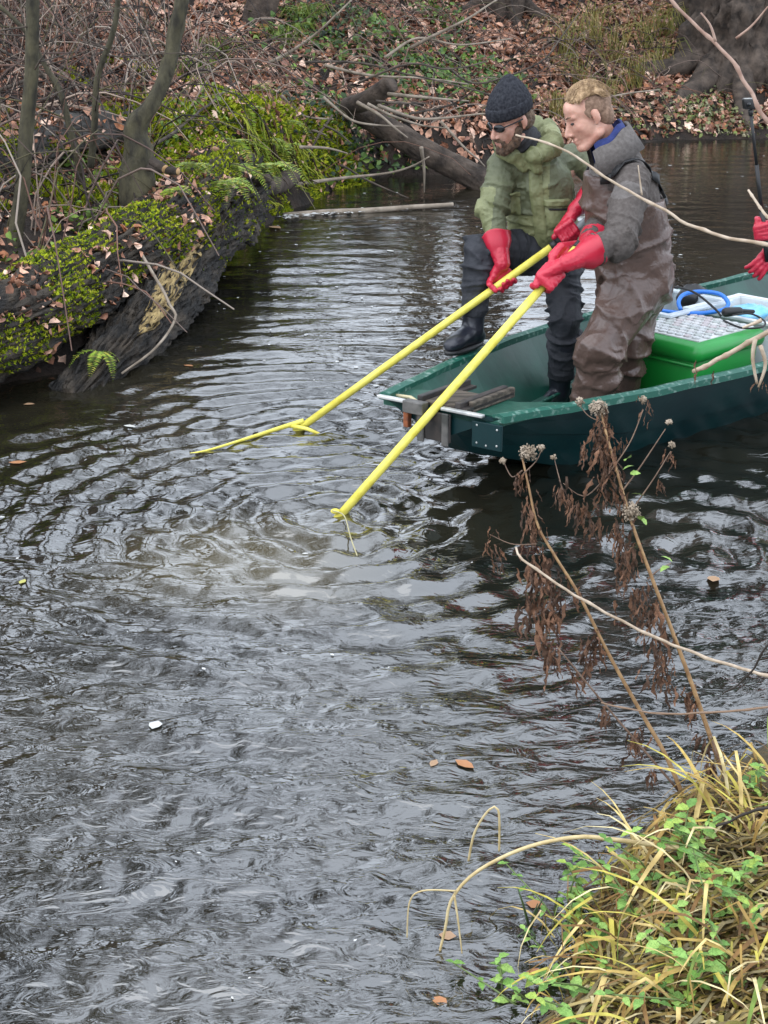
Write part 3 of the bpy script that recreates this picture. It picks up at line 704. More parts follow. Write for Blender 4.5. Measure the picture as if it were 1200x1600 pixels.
# knitted hat: ribbed dome drawn to a soft point, folded cuff
def knit(par, P, R, F, U, s):
    def dome(prof, rib, name, ph=0):
        n = 120; vs = []; fs = []
        for i, (z, rx, ry, y0) in enumerate(prof):
            for j in range(n):
                an = 2*PI*j/n; k = 1+rib*math.sin(30*an+ph)+.03*mnoise.noise(V(math.cos(an)*2, math.sin(an)*2, z*18))
                vs.append(P(rx*k*math.cos(an), y0+ry*k*math.sin(an), z))
        for i in range(len(prof)-1):
            for j in range(n): q = i*n+j; k2 = i*n+(j+1) % n; fs.append((q, k2, k2+n, q+n))
        fs.append(tuple((len(prof)-1)*n+j for j in range(n)))
        b = MB(); b.add(vs, fs); return b.build(name, M_beanie, par)
    hat = dome([(.040, .083, .100, -.012), (.075, .090, .106, -.014), (.10, .088, .103, -.016), (.128, .074, .088, -.02), (.155, .054, .066, -.028), (.178, .035, .042, -.036), (.194, .017, .020, -.042), (.199, .005, .006, -.044)], .012, 'hat')
    o = dome([(.032, .082, .098, -.010), (.030, .091, .107, -.010), (.040, .095, .111, -.011), (.070, .0965, .1125, -.013), (.084, .095, .111, -.014), (.087, .089, .106, -.014)], .016, 'hat_cuff')
    o.parent = hat; o.matrix_parent_inverse = Matrix(); return hat
hat = knit(man1, P1, R1, F1, U1, S1)
hat.children[0].matrix_parent_inverse = hat.matrix_parent_inverse @ Matrix() if False else Matrix.Identity(4)
# sunglasses
sg = MB()
for q in (-1, 1):
    sg.ell(P1(q*.034, .090, .004), .031*S1, .010*S1, .019*S1, (R1+F1*(-q*.35)).normalized(), (F1+R1*(q*.35)).normalized(), U1, 14, 8)
sgo = sg.build('sunglasses', M_lens, man1)
b = MB(); b.tube([P1(-.008, .106, .010), P1(0, .109, .012), P1(.008, .106, .010)], .004, 6); b.build('nose_bridge', M_black, sgo)
for q in (-1, 1):
    b = MB(); b.tube([P1(q*.062, .080, .010), P1(q*.078, .040, .012), P1(q*.083, -.012, .012)], .0035, 6); b.build('temple_arm', M_black, sgo)
# jacket
rt, ft, ut = frame(V(-.30, -.95, 0), V(0, 0, 1))      # chest faces left and towards us
rtp = rt
mb = MB(); ne, ch, pe = J['neck'], J['chest'], J['pelvis']
lean = (ne-pe)
def ring(t, rx, ry, oy=0, pw=.9): c = pe+lean*t; return (c+ft*oy, rt*rx, ft*ry, pw)
mb.loft([ring(-.02, .165, .130, .015), ring(.12, .170, .135, .02), ring(.3, .170, .135, .02), ring(.5, .175, .132, .015), ring(.68, .178, .128, .005), ring(.82, .165, .11, 0), ring(.92, .12, .09, 0), ring(1.02, .075, .075, 0)], 28)
for k in 'LR':
    mb.cap(ne.lerp(J['sh'+k], .45)-V(0, 0, .05), J['sh'+k], .080, .076); mb.cap(J['sh'+k], J['el'+k], .078, .068); mb.cap(J['el'+k], J['wr'+k]+(J['el'+k]-J['wr'+k]).normalized()*.125, .066, .056)
me = remesh(mb, .0068, 4)
bones = [(pe, ne), (J['shR'], J['elR']), (J['elR'], J['wrR']), (J['shL'], J['elL']), (J['elL'], J['wrL'])]
displace(me, fold_fn(bones, [(J['elR'], .10), (J['elL'], .10), (pe, .14), (J['shR'].lerp(J['chest'], .5)-V(0, 0, .1), .09)], .008, 13, .013, 1.7))
def jrule(p):
    q = p-pe; lat = (p-ch).dot(rt); h = q.dot(lean)/lean.length_squared
    arm = min(((p-a)-(c-a)*max(0, min(1, (p-a).dot(c-a)/(c-a).length_squared))).length for a, c in bones[1:]) < .085 and abs(lat) > .17
    if arm:
        t = (p-J['shR']).dot(J['elR']-J['shR'])/(J['elR']-J['shR']).length_squared
        if lat > 0 and (p-J['shR']).length < (p-J['shL']).length: return 1 if t < .55 else 0
        return 1 if (p-J['shL']).length < .25 else 0
    if abs(lat+.02) < .035 and (p-ch).dot(ft) > 0: return 0
    return 1 if h > .50 else 0
assign_by(me, jrule)
jk = link('jacket', me, [M_olive, M_grgreen], man1)
def on_front(lat, h, out=.0):                                  # a point on the jacket's chest, found on its surface
    c = pe+lean*h+rt*lat
    hit, loc, nor, ix = jk_bvh_find(c+ft*.21, -ft)
    return (loc+nor*out, nor) if hit else (c+ft*.15, ft)
from mathutils.bvhtree import BVHTree
bvh = BVHTree.FromPolygons([v.co.copy() for v in me.vertices], [tuple(p_.vertices) for p_ in me.polygons])
def jk_bvh_find(o, d):
    l, n, i, di = bvh.ray_cast(o, d); return (l is not None, l, n, i)
def patch(lat0, lat1, h0, h1, mat, name, out=.012, thick=.012, par=jk, nu=7, nv=7):
    """a sewn-on pocket or flap lying on the jacket"""
    b = MB(); vs = []; back = []
    for i in range(nv):
        for j in range(nu):
            l, n = on_front(lat0+(lat1-lat0)*j/(nu-1), h0+(h1-h0)*i/(nv-1)); e = min(i, nv-1-i, j, nu-1-j)
            vs.append(l+ft*(out if e else .003)); back.append(l-ft*thick)
    fs = [(i*nu+j, i*nu+j+1, (i+1)*nu+j+1, (i+1)*nu+j) for i in range(nv-1) for j in range(nu-1)]
    b.add(vs, fs); return b.build(name, mat, par)
patch(.065, .150, .40, .60, M_olive, 'chest_pocket'); patch(.060, .155, .585, .635, M_olive, 'pocket_flap', .020)
patch(-.165, -.055, .28, .52, M_olive, 'chest_pocket', .020); patch(-.172, -.050, .50, .575, M_olive, 'pocket_flap', .030)
patch(-.165, -.060, .468, .492, M_strap, 'pocket_zip', .024)
patch(-.050, .012, .05, .95, M_olive, 'front_placket', .012, nv=14)
# hood lying round the neck, dark collar inside
mb = MB(); nb = P1(0, -.03, -.10)
hp = []
for i in range(13):
    an = math.radians(-150+300*i/12); r_ = .105+.018*math.cos(an)
    back = -ft*math.cos(an)+rt*math.sin(an)
    hp.append(nb.lerp(ne, .55)+back*r_+V(0, 0, .05*math.cos(an)+.005))
for i in range(12):
    th = .040+.022*math.sin(PI*(i+.5)/12); mb.cap(hp[i], hp[i+1], th, th)
mb.cap(hp[5]+V(0, 0, -.02), hp[7]-ft*.05-V(0, 0, .06), .07, .06)
for k in (0, 12): mb.cap(hp[k], pe+lean*.86+ft*.13+rt*(-.03 if k == 0 else .03), .036, .026)
me2 = remesh(mb, .007, 4); displace(me2, fold_fn([(hp[i], hp[i+1]) for i in range(0, 12, 2)], [], .015, 20, 0, 4.)); link('hood', me2, M_olive, jk)
mb = MB(); mb.cap(P1(0, -.02, -.075), nb.lerp(ne, .8), .070, .085); me2 = remesh(mb, .008, 3); displace(me2, fold_fn([(P1(0, 0, -.07), ne)], [], .008, 22, 0, 2.)); link('neck_gaiter', me2, M_dgrey, man1)
# trousers, boots
mb = MB(); mb.loft([(pe-V(0, 0, .10), rt*.12, ft*.11), (pe-V(0, 0, .05), rt*.165, ft*.135), (pe+V(0, 0, .02), rt*.17, ft*.14), (pe+lean*.22, rt*.16, ft*.125)], 20)
for k, top in (('R', .60), ('L', .62)):
    mb.cap(J['hip'+k], J['kn'+k], .105, .082); mb.cap(J['kn'+k], J['an'+k].lerp(J['kn'+k], .30), .080, .070)
me = remesh(mb, .0068, 4)
displace(me, fold_fn([(J['hipR'], J['knR']), (J['knR'], J['anR']), (J['hipL'], J['knL']), (J['knL'], J['anL'])], [(J['knR'], .12), (J['knL'], .12), (pe, .15)], .011, 11, .018, 6.1))
link('trousers', me, M_trou, man1)
boot(man1, J['anR'], J['toeR'], J['knR'], .30); boot(man1, J['anL'], J['toeL'], J['knL'], .26)
glove(man1, J['wrR'], J['elR'], h1A, -d1, R_POLE, palm=V(-.15, .75, .55), cuff=.145, sgn=1, cr=.068)
glove(man1, J['wrL'], J['elL'], h1B, -d1, R_POLE+.001, palm=V(.1, .2, 1), cuff=.17, sgn=-1, cr=.070)

# ---- the man in the brown chest waders
man2 = thing('person', V(1.15, 6.65, 0), 'fair-haired person in brown chest waders and grey fleece, leaning over a yellow pole', 'person')
J2 = dict(head=aty(919, 182, 6.48), neck=aty(958, 240, 6.55), shL=aty(990, 278, 6.36), shR=aty(952, 272, 6.72), chest=aty(985, 305, 6.58), pelvis=aty(990, 438, 6.64),
          elL=aty(968, 374, 6.14), wrL=aty(886, 411, 6.02), elR=aty(952, 345, 6.66), wrR=aty(915, 385, 6.30),
          hipL=aty(994, 452, 6.54), hipR=aty(1000, 450, 6.76), knL=aty(938, 545, 6.42), anL=V(.93, 6.50, .09), toeL=V(.76, 6.46, .02), knR=aty(978, 545, 6.74), anR=V(1.14, 6.86, .09), toeR=V(.98, 6.82, .02))
R2, F2, U2 = frame(V(-.91, -.08, -.44), V(-.42, 0, 1)); S2 = 1.0
P2 = body_mesh(man2, J2, R2, F2, U2, S2, 1.02, M_skin_p)
make_head_extras(P2, R2, F2, U2, S2, man2, eyes=True, brow=M_short)
# cropped sides, combed-back top
mb = MB(); mb.ell(P2(0, -.026, .040), .0795*S2, .094*S2, .078*S2, R2, F2, U2, 24, 16)
mb.ell(P2(0, -.060, -.01), .066*S2, .050*S2, .066*S2, R2, F2, U2)
for q in (-1, 1): mb.cap(P2(q*.071, .010, .03), P2(q*.073, .004, -.002), .007*S2, .004*S2)
me = remesh(mb, .005, 2)
link('cropped_hair', me, M_short, man2)
mb = MB()
for i in range(15):
    x = -.066+.132*i/14; k = math.sqrt(max(0, 1-(x/.080)**2))
    pts = [P2(x*.85, .060*k, .088), P2(x*.95, .042*k, .110*(.5+.5*k)), P2(x, -.005, .130*(.45+.55*k)), P2(x, -.058, .117*(.45+.55*k)), P2(x*.9, -.097*(.6+.4*k), .080), P2(x*.8, -.106*(.6+.4*k), .052)]
    rr = [.006, .012, .013, .013, .011, .005]
    for a_, c_, r0, r1 in zip(pts, pts[1:], rr, rr[1:]): mb.cap(a_, c_, r0*S2, r1*S2, 8)
me = remesh(mb, .0045, 1); displace(me, lambda p, n: .0035*mnoise.noise(V((p-P2(0, 0, 0)).dot(R2)*170, (p-P2(0, 0, 0)).dot(F2)*16, (p-P2(0, 0, 0)).dot(U2)*40)))
ch_ = link('combed_hair', me, M_blond, man2)
b = MB()                                                     # strands swept back from the hairline
for i in range(700):
    x = random.uniform(-.078, .078); k = math.sqrt(max(0, 1-(x/.084)**2)); y0 = random.uniform(-.04, .066)*k; L_ = random.uniform(.05, .11); pts = []
    for j in range(6):
        yy = y0-L_*j/5; zz = .036+.105*math.sqrt(max(.02, 1-((yy+.020)/.112)**2-(x/.090)**2)); pts.append(P2(x*(1+.04*j/5)+random.gauss(0, .0012), yy, zz+random.uniform(-.004, .005)+.004*math.sin(PI*j/5)))
    b.tube(pts, [.0020, .0008], 3, cap=False)
b.build('hair_strands', M_blond, ch_, kind='stuff')
# fleece jacket
rt2, ft2, ut2 = frame(V(-.95, -.25, 0), V(0, 0, 1))
ne, ch, pe = J2['neck'], J2['chest'], J2['pelvis']; lean = ne-pe
bk = -ft2
mb = MB()
mb.loft([(pe+lean*.30, rt2*.18, ft2*.16), (pe+lean*.5+bk*.01, rt2*.195, ft2*.165), (pe+lean*.7+bk*.02, rt2*.20, ft2*.155), (pe+lean*.85+bk*.02, rt2*.18, ft2*.13), (pe+lean*.97+bk*.015, rt2*.12, ft2*.095), (pe+lean*1.07, rt2*.08, ft2*.075)], 28)
for k in 'LR':
    mb.cap(ne.lerp(J2['sh'+k], .4)-V(0, 0, .05), J2['sh'+k], .085, .078); mb.cap(J2['sh'+k], J2['el'+k], .080, .078); mb.cap(J2['el'+k], J2['wr'+k]+(J2['el'+k]-J2['wr'+k]).normalized()*(.125 if k == 'L' else .1), .076, .060)
mb.cap(ne+bk*.07-V(0, 0, .03), pe+lean*.6+bk*.12, .06, .08)
me = remesh(mb, .0068, 4)
bones = [(pe, ne), (J2['shL'], J2['elL']), (J2['elL'], J2['wrL']), (J2['shR'], J2['elR']), (J2['elR'], J2['wrR'])]
displace(me, fold_fn(bones, [(J2['elL'], .13), (J2['elR'], .1), (J2['shL'], .10)], .008, 10, .014, 9.2))
assign_by(me, lambda p: 1 if (p-J2['shL']).length > .11 and (p-pe).dot(lean)/lean.length_squared > .86 else 0)
fl2 = link('fleece_jacket', me, [M_fleece, M_fleeceL], man2)
# stand-up collar, blue collar inside
def collar(par, P, z0, z1, r0, r1, mat, name, a0=-140, a1=140, th=.012):
    b = MB(); n = 26; vs = []
    for i in range(n+1):
        an = math.radians(a0+(a1-a0)*i/n)
        for (z, r_) in ((z0, r0), (z1, r1), (z1, r1-th), (z0, r0-th)):
            vs.append(P(math.sin(an)*r_, -.035-math.cos(an)*r_*1.05, z-.02*(1-math.cos(an))*1.0+.006*math.sin(5*an)))
    fs = [(i*4+j, i*4+(j+1) % 4, (i+1)*4+(j+1) % 4, (i+1)*4+j) for i in range(n) for j in range(4)]
    b.add(vs, fs); return b.build(name, mat, par)
collar(man2, P2, -.17, -.075, .098, .084, M_navy, 'blue_collar', th=.010)
collar(fl2, P2, -.215, -.098, .128, .108, M_fleeceL, 'collar', th=.014)
# waders: bib, seat and wide legs in one piece with boot feet
mb = MB()
mb.loft([(pe-V(0, 0, .14), rt2*.13, ft2*.13), (pe-V(0, 0, .08)+bk*.0, rt2*.185, ft2*.160), (pe+bk*.01, rt2*.195, ft2*.170), (pe+lean*.2+bk*.015, rt2*.195, ft2*.175), (pe+lean*.4+bk*.012, rt2*.205, ft2*.185), (pe+lean*.6+bk*.018, rt2*.21, ft2*.182), (pe+lean*.67+bk*.02, rt2*.208, ft2*.178)], 30)
mb.loft([(pe+lean*.6+ft2*.09, rt2*.15, ft2*.09), (pe+lean*.84+ft2*.065, rt2*.13, ft2*.075)], 20)
for k, wd in (('L', 1.0), ('R', .95)):
    kn, an = J2['kn'+k], J2['an'+k]
    mb.cap(J2['hip'+k], kn, .130*wd, .108*wd); mb.cap(kn, an.lerp(kn, .25), .104*wd, .096*wd); mb.cap(an.lerp(kn, .25), an, .092*wd, .070*wd)
    f = (J2['toe'+k]-an); f.z = 0; f.normalize()
    mb.cap(an-V(0, 0, .03), an+f*.17-V(0, 0, .05), .055, .042)
me = remesh(mb, .009, 5)
displace(me, fold_fn([(pe, ch), (J2['hipL'], J2['knL']), (J2['knL'], J2['anL']), (J2['hipR'], J2['knR']), (J2['knR'], J2['anR'])], [(J2['knL'], .15), (J2['knR'], .15), (pe+lean*.12, .17), (J2['hipL']+ft2*.06, .12), (J2['anL']+V(0, 0, .16), .10)], .012, 6.5, .020, 3.3))
wd = link('chest_waders', me, M_wader, man2)
# braces over the shoulders with a buckle at the back
wb_ = BVHTree.FromPolygons([v.co.copy() for v in fl2.data.vertices], [tuple(p_.vertices) for p_ in fl2.data.polygons])
for sgn_ in (-1, 1):
    sh = J2['shL'] if sgn_ < 0 else J2['shR']
    way = [pe+lean*.80+ft2*.16+rt2*.10*sgn_, ne.lerp(sh, .98)+ft2*.10+V(0, 0, .03), ne.lerp(sh, .98)+V(0, 0, .10), ne.lerp(sh, .88)+bk*.12+V(0, 0, .0), pe+lean*.74+bk*.20+rt2*.07*sgn_, pe+lean*.60+bk*.215+rt2*.06*sgn_]
    pts = []
    for p_ in lerp_poly(way, 26):
        l, n, i_, di = wb_.find_nearest(p_)
        pts.append((l+n*.010, n) if l is not None and di < .12 else (p_, (p_-ch).normalized()))
    b = MB(); vs = []
    for i, (p_, n) in enumerate(pts):
        tdir = (pts[min(i+1, 25)][0]-pts[max(i-1, 0)][0]).normalized(); sdir = tdir.cross(n).normalized()
        for q_, o_ in ((-.019, 0), (.019, 0), (.019, .004), (-.019, .004)): vs.append(p_+sdir*q_+n*o_)
    b.add(vs, [(i*4+j, i*4+(j+1) % 4, (i+1)*4+(j+1) % 4, (i+1)*4+j) for i in range(25) for j in range(4)])
    br_ = b.build('brace', M_strap, wd)
    b = MB(); p_, n = pts[22]; b.box(p_+n*.008, .024, .020, .006, (pts[23][0]-pts[21][0]), n.cross(pts[23][0]-pts[21][0]), n, bev=.002); b.build('buckle', M_strap, br_)
glove(man2, J2['wrL'], J2['elL'], h2A, -d2, R_POLE, palm=V(.35, -.35, .7), cuff=.15, sgn=-1, cr=.070)
glove(man2, J2['wrR'], J2['elR'], h2B, -d2, R_POLE, palm=V(.1, .7, .5), cuff=.15, sgn=1, cr=.062)

# ---- the third person in the stern, of whom the photograph shows the gloved hands and the camera stick
man3 = thing('person', V(2.75, 8.35, .05), 'person in the stern, red gloves showing beside the camera stick', 'person')
STK_t, STK_b = aty(1172, 168, 7.85), aty(1192, 345, 7.85); ds = (STK_t-STK_b).normalized()
h3A = STK_b-ds*.05; h3B = V(2.13, 7.92, .50)
J3 = dict(head=V(2.72, 8.22, 1.52), neck=V(2.76, 8.30, 1.32), shR=V(2.56, 8.42, 1.24), shL=V(2.86, 8.10, 1.24), chest=V(2.76, 8.32, 1.10), pelvis=V(2.82, 8.40, .72),
          elR=V(2.42, 8.28, .96), wrR=h3A+V(.14, .08, -.01), elL=V(2.56, 8.02, .90), wrL=aty(1206, 392, 7.9),
          hipR=V(2.74, 8.5, .70), hipL=V(2.88, 8.28, .70), knR=V(2.62, 8.42, .40), knL=V(2.76, 8.18, .40), anR=V(2.72, 8.52, .12), anL=V(2.86, 8.30, .12), toeR=V(2.56, 8.42, .04), toeL=V(2.70, 8.18, .04))
R3, F3, U3 = frame(V(-.8, -.5, -.2), V(0, 0, 1))
P3 = body_mesh(man3, J3, R3, F3, U3, 1.05, 1.0, M_skin); make_head_extras(P3, R3, F3, U3, 1.05, man3, True, M_dhair)
mb = MB(); mb.ell(P3(0, -.026, .045), .084, .10, .088, R3, F3, U3); me = remesh(mb, .006, 2); displace(me, lambda p, n: .006*mnoise.noise(p*70)); link('hair', me, M_dhair, man3)
mb = MB(); pe, ne = J3['pelvis'], J3['neck']; rt3, ft3, _ = frame(V(-.7, -.7, 0), V(0, 0, 1))
mb.loft([(pe, rt3*.19, ft3*.15), (pe.lerp(ne, .4), rt3*.2, ft3*.15), (pe.lerp(ne, .75), rt3*.2, ft3*.13), (ne, rt3*.08, ft3*.08)], 24)
for k in 'LR': mb.cap(ne.lerp(J3['sh'+k], .5)-V(0, 0, .04), J3['sh'+k], .08, .078); mb.cap(J3['sh'+k], J3['el'+k], .078, .066); mb.cap(J3['el'+k], J3['wr'+k].lerp(J3['el'+k], .45), .064, .056)
me = remesh(mb, .009, 5); displace(me, fold_fn([(pe, ne), (J3['shR'], J3['elR']), (J3['elR'], J3['wrR']), (J3['shL'], J3['elL'])], [(J3['elR'], .1), (J3['elL'], .1)], .007, 9, .012, 5)); link('jacket', me, M_grgreen, man3)
mb = MB(); mb.ell(pe-V(0, 0, .03), .19, .17, .12)
for k in 'LR': mb.cap(J3['hip'+k], J3['kn'+k], .11, .09); mb.cap(J3['kn'+k], J3['an'+k].lerp(J3['kn'+k], .2), .085, .075)
me = remesh(mb, .010, 5); displace(me, fold_fn([(J3['hipR'], J3['knR']), (J3['knR'], J3['anR']), (J3['hipL'], J3['knL']), (J3['knL'], J3['anL'])], [], .010, 8, 0, 2)); link('trousers', me, M_trou, man3)
boot(man3, J3['anR'], J3['toeR'], J3['knR'], .2); boot(man3, J3['anL'], J3['toeL'], J3['knL'], .2)
glove(man3, J3['wrR'], J3['elR'], h3A, ds, .013, palm=V(-.3, -.8, 0), cuff=.16, sgn=1, cr=.062)
# the hanging hand: fingers loosely spread downwards
def loose_glove(par, wrist, elbow, down, side):
    wrist, elbow = Vector(wrist), Vector(elbow); dn = Vector(down).normalized(); sd_ = Vector(side); sd_ = (sd_-dn*sd_.dot(dn)).normalized(); nm = dn.cross(sd_); mb = MB()
    for i in range(4):
        k = wrist+dn*(.085-.004*abs(i-1.5))+sd_*(-.034+.0225*i); mb.cap(wrist+sd_*(-.02+.013*i), k, .026, .0165); p_ = k
        for q_, (l_, r0, r1) in enumerate(((.036, .015, .0135), (.028, .0135, .0125), (.020, .0125, .011))):
            n_ = p_+(dn*math.cos(.3*(q_+1))+nm*math.sin(.3*(q_+1))+sd_*.12*(i-1.5)).normalized()*l_; mb.cap(p_, n_, r0, r1, 10); p_ = n_
    t0 = wrist+sd_*-.026+dn*.025; t1 = t0-sd_*.036+dn*.030; t2 = t1-sd_*.018+dn*.030; mb.cap(t0, t1, .020, .0165); mb.cap(t1, t2, .0165, .013)
    d = (elbow-wrist).normalized(); mb.cap(wrist, wrist+d*.10, .038, .052); mb.cap(wrist+d*.10, wrist+d*.15, .055, .060)
    me = remesh(mb, .0045, 3); displace(me, lambda p, n: .004*mnoise.noise(p*40)); return link('glove', me, M_glove, par)
loose_glove(man3, J3['wrL'], J3['elL'], V(-.45, -.25, -.55), V(-.35, .1, .6))
st = thing('camera_stick', STK_b, 'thin black stick with a small action camera on top, held upright in the stern', 'camera stick')
b = MB(); b.tube([STK_b-ds*.22, STK_b-ds*.12, STK_b+ds*.05], .014, 10); b.tube([STK_b+ds*.05, STK_b.lerp(STK_t, .5)], .011, 10); b.tube([STK_b.lerp(STK_t, .5), STK_t-ds*.03], .0085, 10); b.build('stick', M_black, st)
b = MB(); b.tube([STK_t-ds*.04, STK_t-ds*.01], .012, 8); b.build('mount', M_black, st)
b = MB(); b.box(STK_t+ds*.018, .036, .018, .026, V(1, .25, 0), V(-.25, 1, 0), ds, bev=.006); cmo = b.build('camera_body', M_black, st)
b = MB(); b.box(STK_t+ds*.0455, .028, .013, .0025, V(1, .25, 0), V(-.25, 1, 0), ds); b.build('top_plate', M_alu, cmo)
b = MB(); b.tube([STK_t+ds*.018+V(-.014, -.018, 0), STK_t+ds*.018+V(-.010, -.030, 0)], .011, 12); b.build('lens', M_lens, cmo)

# ---------------------------------------------------------------- the two anode poles
M_yellow = material('yellow_fibreglass', (.66, .55, .05), .45, (.82, .73, .13), 18, 7, (.25, .55), bump=.15)
M_handle = material('black_grip', (.012, .012, .013), .5)
po = thing('anode_pole', P1a, 'yellow pole with black grip held by the person in the knit hat', 'pole')
ye = on_pole(P1a, d1, 862)
b = MB(); b.tube([P1a-d1*.02, P1a.lerp(ye, .33), P1a.lerp(ye, .66), ye], R_POLE, 16); b.build('yellow_shaft', M_yellow, po)
b = MB(); b.tube([ye-d1*.002, ye+d1*.03], R_POLE+.004, 14); b.tube([ye+d1*.03, P1b], R_POLE+.0015, 14); b.build('grip', M_handle, po)
b = MB(); b.tube([P1b-d1*.10, P1b+d1*.02], R_POLE+.003, 14); b.build('grey_end_sleeve', material('grey_sleeve', (.20, .21, .22), .4), po)
b = MB(); T1 = V(P1a.x, P1a.y, .004); E1 = atz(292, 705, 0)
b.tube(lerp_poly([T1+d1*.05, T1+V(-.06, -.02, .004), T1.lerp(E1, .5)+V(.02, .008, -.002), E1+V(.10, .03, -.003), E1+V(0, 0, -.014)], 24), [.013, .0035], 8); b.build('electrode_arm', M_yellow, po)
b = MB(); b.tube([T1+V(-.03, 0, .006), T1+V(.06, -.05, .004), T1+V(.13, -.09, -.014)], [.012, .007], 8); b.build('electrode_spur', M_yellow, po)
po2 = thing('anode_pole', P2a, 'yellow pole held by the person in brown waders, thin wire at its tip', 'pole')
e2 = h2B+d2*.06
b = MB(); b.tube([P2a-d2*.02, P2a.lerp(e2, .33), P2a.lerp(e2, .66), e2], R_POLE, 16); b.build('yellow_shaft', M_yellow, po2)
b = MB(); b.tube([e2, e2+d2*.03], R_POLE+.003, 14); b.build('grip', M_handle, po2)
b = MB(); T2 = V(P2a.x, P2a.y, .012); W2 = atz(558, 866, 0)
b.tube(lerp_poly([T2+V(-.02, -.01, .006), T2+V(.03, -.08, .010), T2.lerp(W2, .7)+V(.0, 0, .010), W2+V(0, 0, -.006)], 20), .0028, 6); b.build('wire', material('pale_wire', (.40, .36, .20), .5), po2)
b = MB(); b.ell(T2+V(-.008, 0, .0), .019, .019, .010); b.build('tip_ferrule', M_yellow, po2)
# ---------------------------------------------------------------- the far bank: ground finder, leaf litter, wood, moss, plants
def hit(u, v, hfun, y0, y1, n=900):
    d = ray(u, v); ys = np.linspace(y0, y1, n); t = ys/d.y; xs = d.x*t; zs = CAM_H+d.z*t
    below = zs < hfun(xs, ys); k = int(np.argmax(below)) if below.any() else n-1
    return V(float(xs[k]), float(ys[k]), float(hfun(xs[k:k+1], ys[k:k+1])[0]))
def far_hit(u, v): return hit(u, v, FAR_G.many, 7.0, 34)
def ground(x, y): return FAR_G(x, y)
def bank_normals(x, y, e=.06):
    hx = (bank_h(x+e, y)-bank_h(x-e, y))/(2*e); hy = (bank_h(x, y+e)-bank_h(x, y-e))/(2*e)
    n = np.stack([-hx, -hy, np.ones_like(hx)], -1); return n/np.linalg.norm(n, axis=1, keepdims=True)
def leaf_mesh(name, P, Nn, size, cols, tilt=.5, aspect=.62, lift=.01, curl=.3, fold=.2):
    """scattered leaves, each a folded six-cornered blade"""
    n = len(P); P = np.asarray(P, float); Nn = Nn+RNG.normal(0, tilt, (n, 3)); Nn /= np.linalg.norm(Nn, axis=1, keepdims=True)
    a = RNG.normal(size=(n, 3)); a -= Nn*(a*Nn).sum(1, keepdims=True); a /= np.linalg.norm(a, axis=1, keepdims=True); b_ = np.cross(Nn, a)
    s = np.asarray(size).reshape(-1, 1); cu = RNG.normal(0, curl, (n, 1))*s; fo = np.abs(RNG.normal(fold, .75*fold, (n, 1)))*s
    asp = aspect*RNG.uniform(.7, 1.25, (n, 1))
    base = P+Nn*lift
    vs = np.stack([base-a*s*.5+Nn*cu, base-a*s*.10+b_*s*.5*asp+Nn*fo, base+a*s*.26+b_*s*.40*asp+Nn*fo*.8, base+a*s*.55+Nn*cu, base+a*s*.26-b_*s*.40*asp+Nn*fo*.8, base-a*s*.10-b_*s*.5*asp+Nn*fo, base+a*s*.05], 1)
    f = np.array([[6, 0, 5], [6, 5, 4], [6, 4, 3], [6, 3, 2], [6, 2, 1], [6, 1, 0]])
    F = (f[None]+np.arange(n)[:, None, None]*7).reshape(-1, 3)
    C = np.repeat(np.asarray(cols), 7, axis=0)
    return np_mesh(name, vs.reshape(-1, 3), F, C)
M_leaf = material('dead_leaf', (.6, .6, .6), .65, (1.2, 1.15, 1.1), 30, 4, attr=True, spec=.35)
M_green_leaf = material('green_leaf', (.62, .66, .55), .5, (1.15, 1.12, 1.1), 9, 5, attr=True, spec=.4, bump=.3, bscale=14)
PAL = np.array([(.26, .135, .090), (.35, .205, .145), (.43, .28, .21), (.17, .085, .055), (.52, .38, .31), (.31, .145, .075), (.09, .052, .038), (.22, .125, .10), (.60, .48, .40)])
PAL = PAL*np.array([1.5, 1.36, 1.28])
PW = np.array([.17, .17, .15, .12, .10, .08, .09, .08, .05]); PW /= PW.sum()
def pal(n, P_=PAL, w=PW, j=.15):
    return P_[RNG.choice(len(P_), n, p=w)]*RNG.uniform(1-j, 1+j, (n, 1))
def scatter(n, x0, x1, y0, y1, dmin=.03, dmax=8):
    x = RNG.uniform(x0, x1, n); y = RNG.uniform(y0, y1, n); d, l, s = bank_d(x, y); k = (d > dmin) & (d < dmax)
    x, y = x[k], y[k]
    vis = np.abs(x) < .30*y+.8; x, y = x[vis], y[vis]
    return x, y, bank_h(x, y)
x, y, z = scatter(90000, -7, 9, 7.5, 27, .06, 7)
n = len(x); sz = RNG.uniform(.05, .13, n)*np.clip(y/15, .62, 1.2)
link('leaf_litter', leaf_mesh('leaf_litter', np.stack([x, y, z], -1), bank_normals(x, y), sz, pal(n), .55), M_leaf, kind='stuff')

# --- bark materials
M_bark = material('dark_bark', (.009, .007, .005), .75, (.085, .063, .042), 11, 10, (.42, .72), bump=1, bscale=34, bdist=.045, stretch=(1.3, .28, .9))
M_bark2 = material('brown_bark', (.030, .022, .017), .9, (.115, .085, .065), 8, 7, (.35, .7), bump=1, bscale=30, bdist=.015)
M_olivebark = material('olive_smooth_bark', (.020, .017, .010), .85, (.095, .083, .044), 16, 9, (.32, .70), bump=1, bscale=60, bdist=.010, stretch=(1, 1, .45))
M_barewood = material('bare_rotten_wood', (.17, .11, .045), .8, (.50, .36, .15), 4, 8, (.28, .62), bump=1, bscale=10, bdist=.03, stretch=(11, 2.2, 3))
M_stick = material('pale_stick', (.17, .135, .10), .85, (.34, .28, .22), 10, 5, bump=.4)
M_dstick = material('dark_stick', (.035, .027, .021), .85, (.11, .085, .065), 10, 5, bump=.4)
M_moss = material('moss', (1, 1, 1), .85, attr=True, spec=.2)
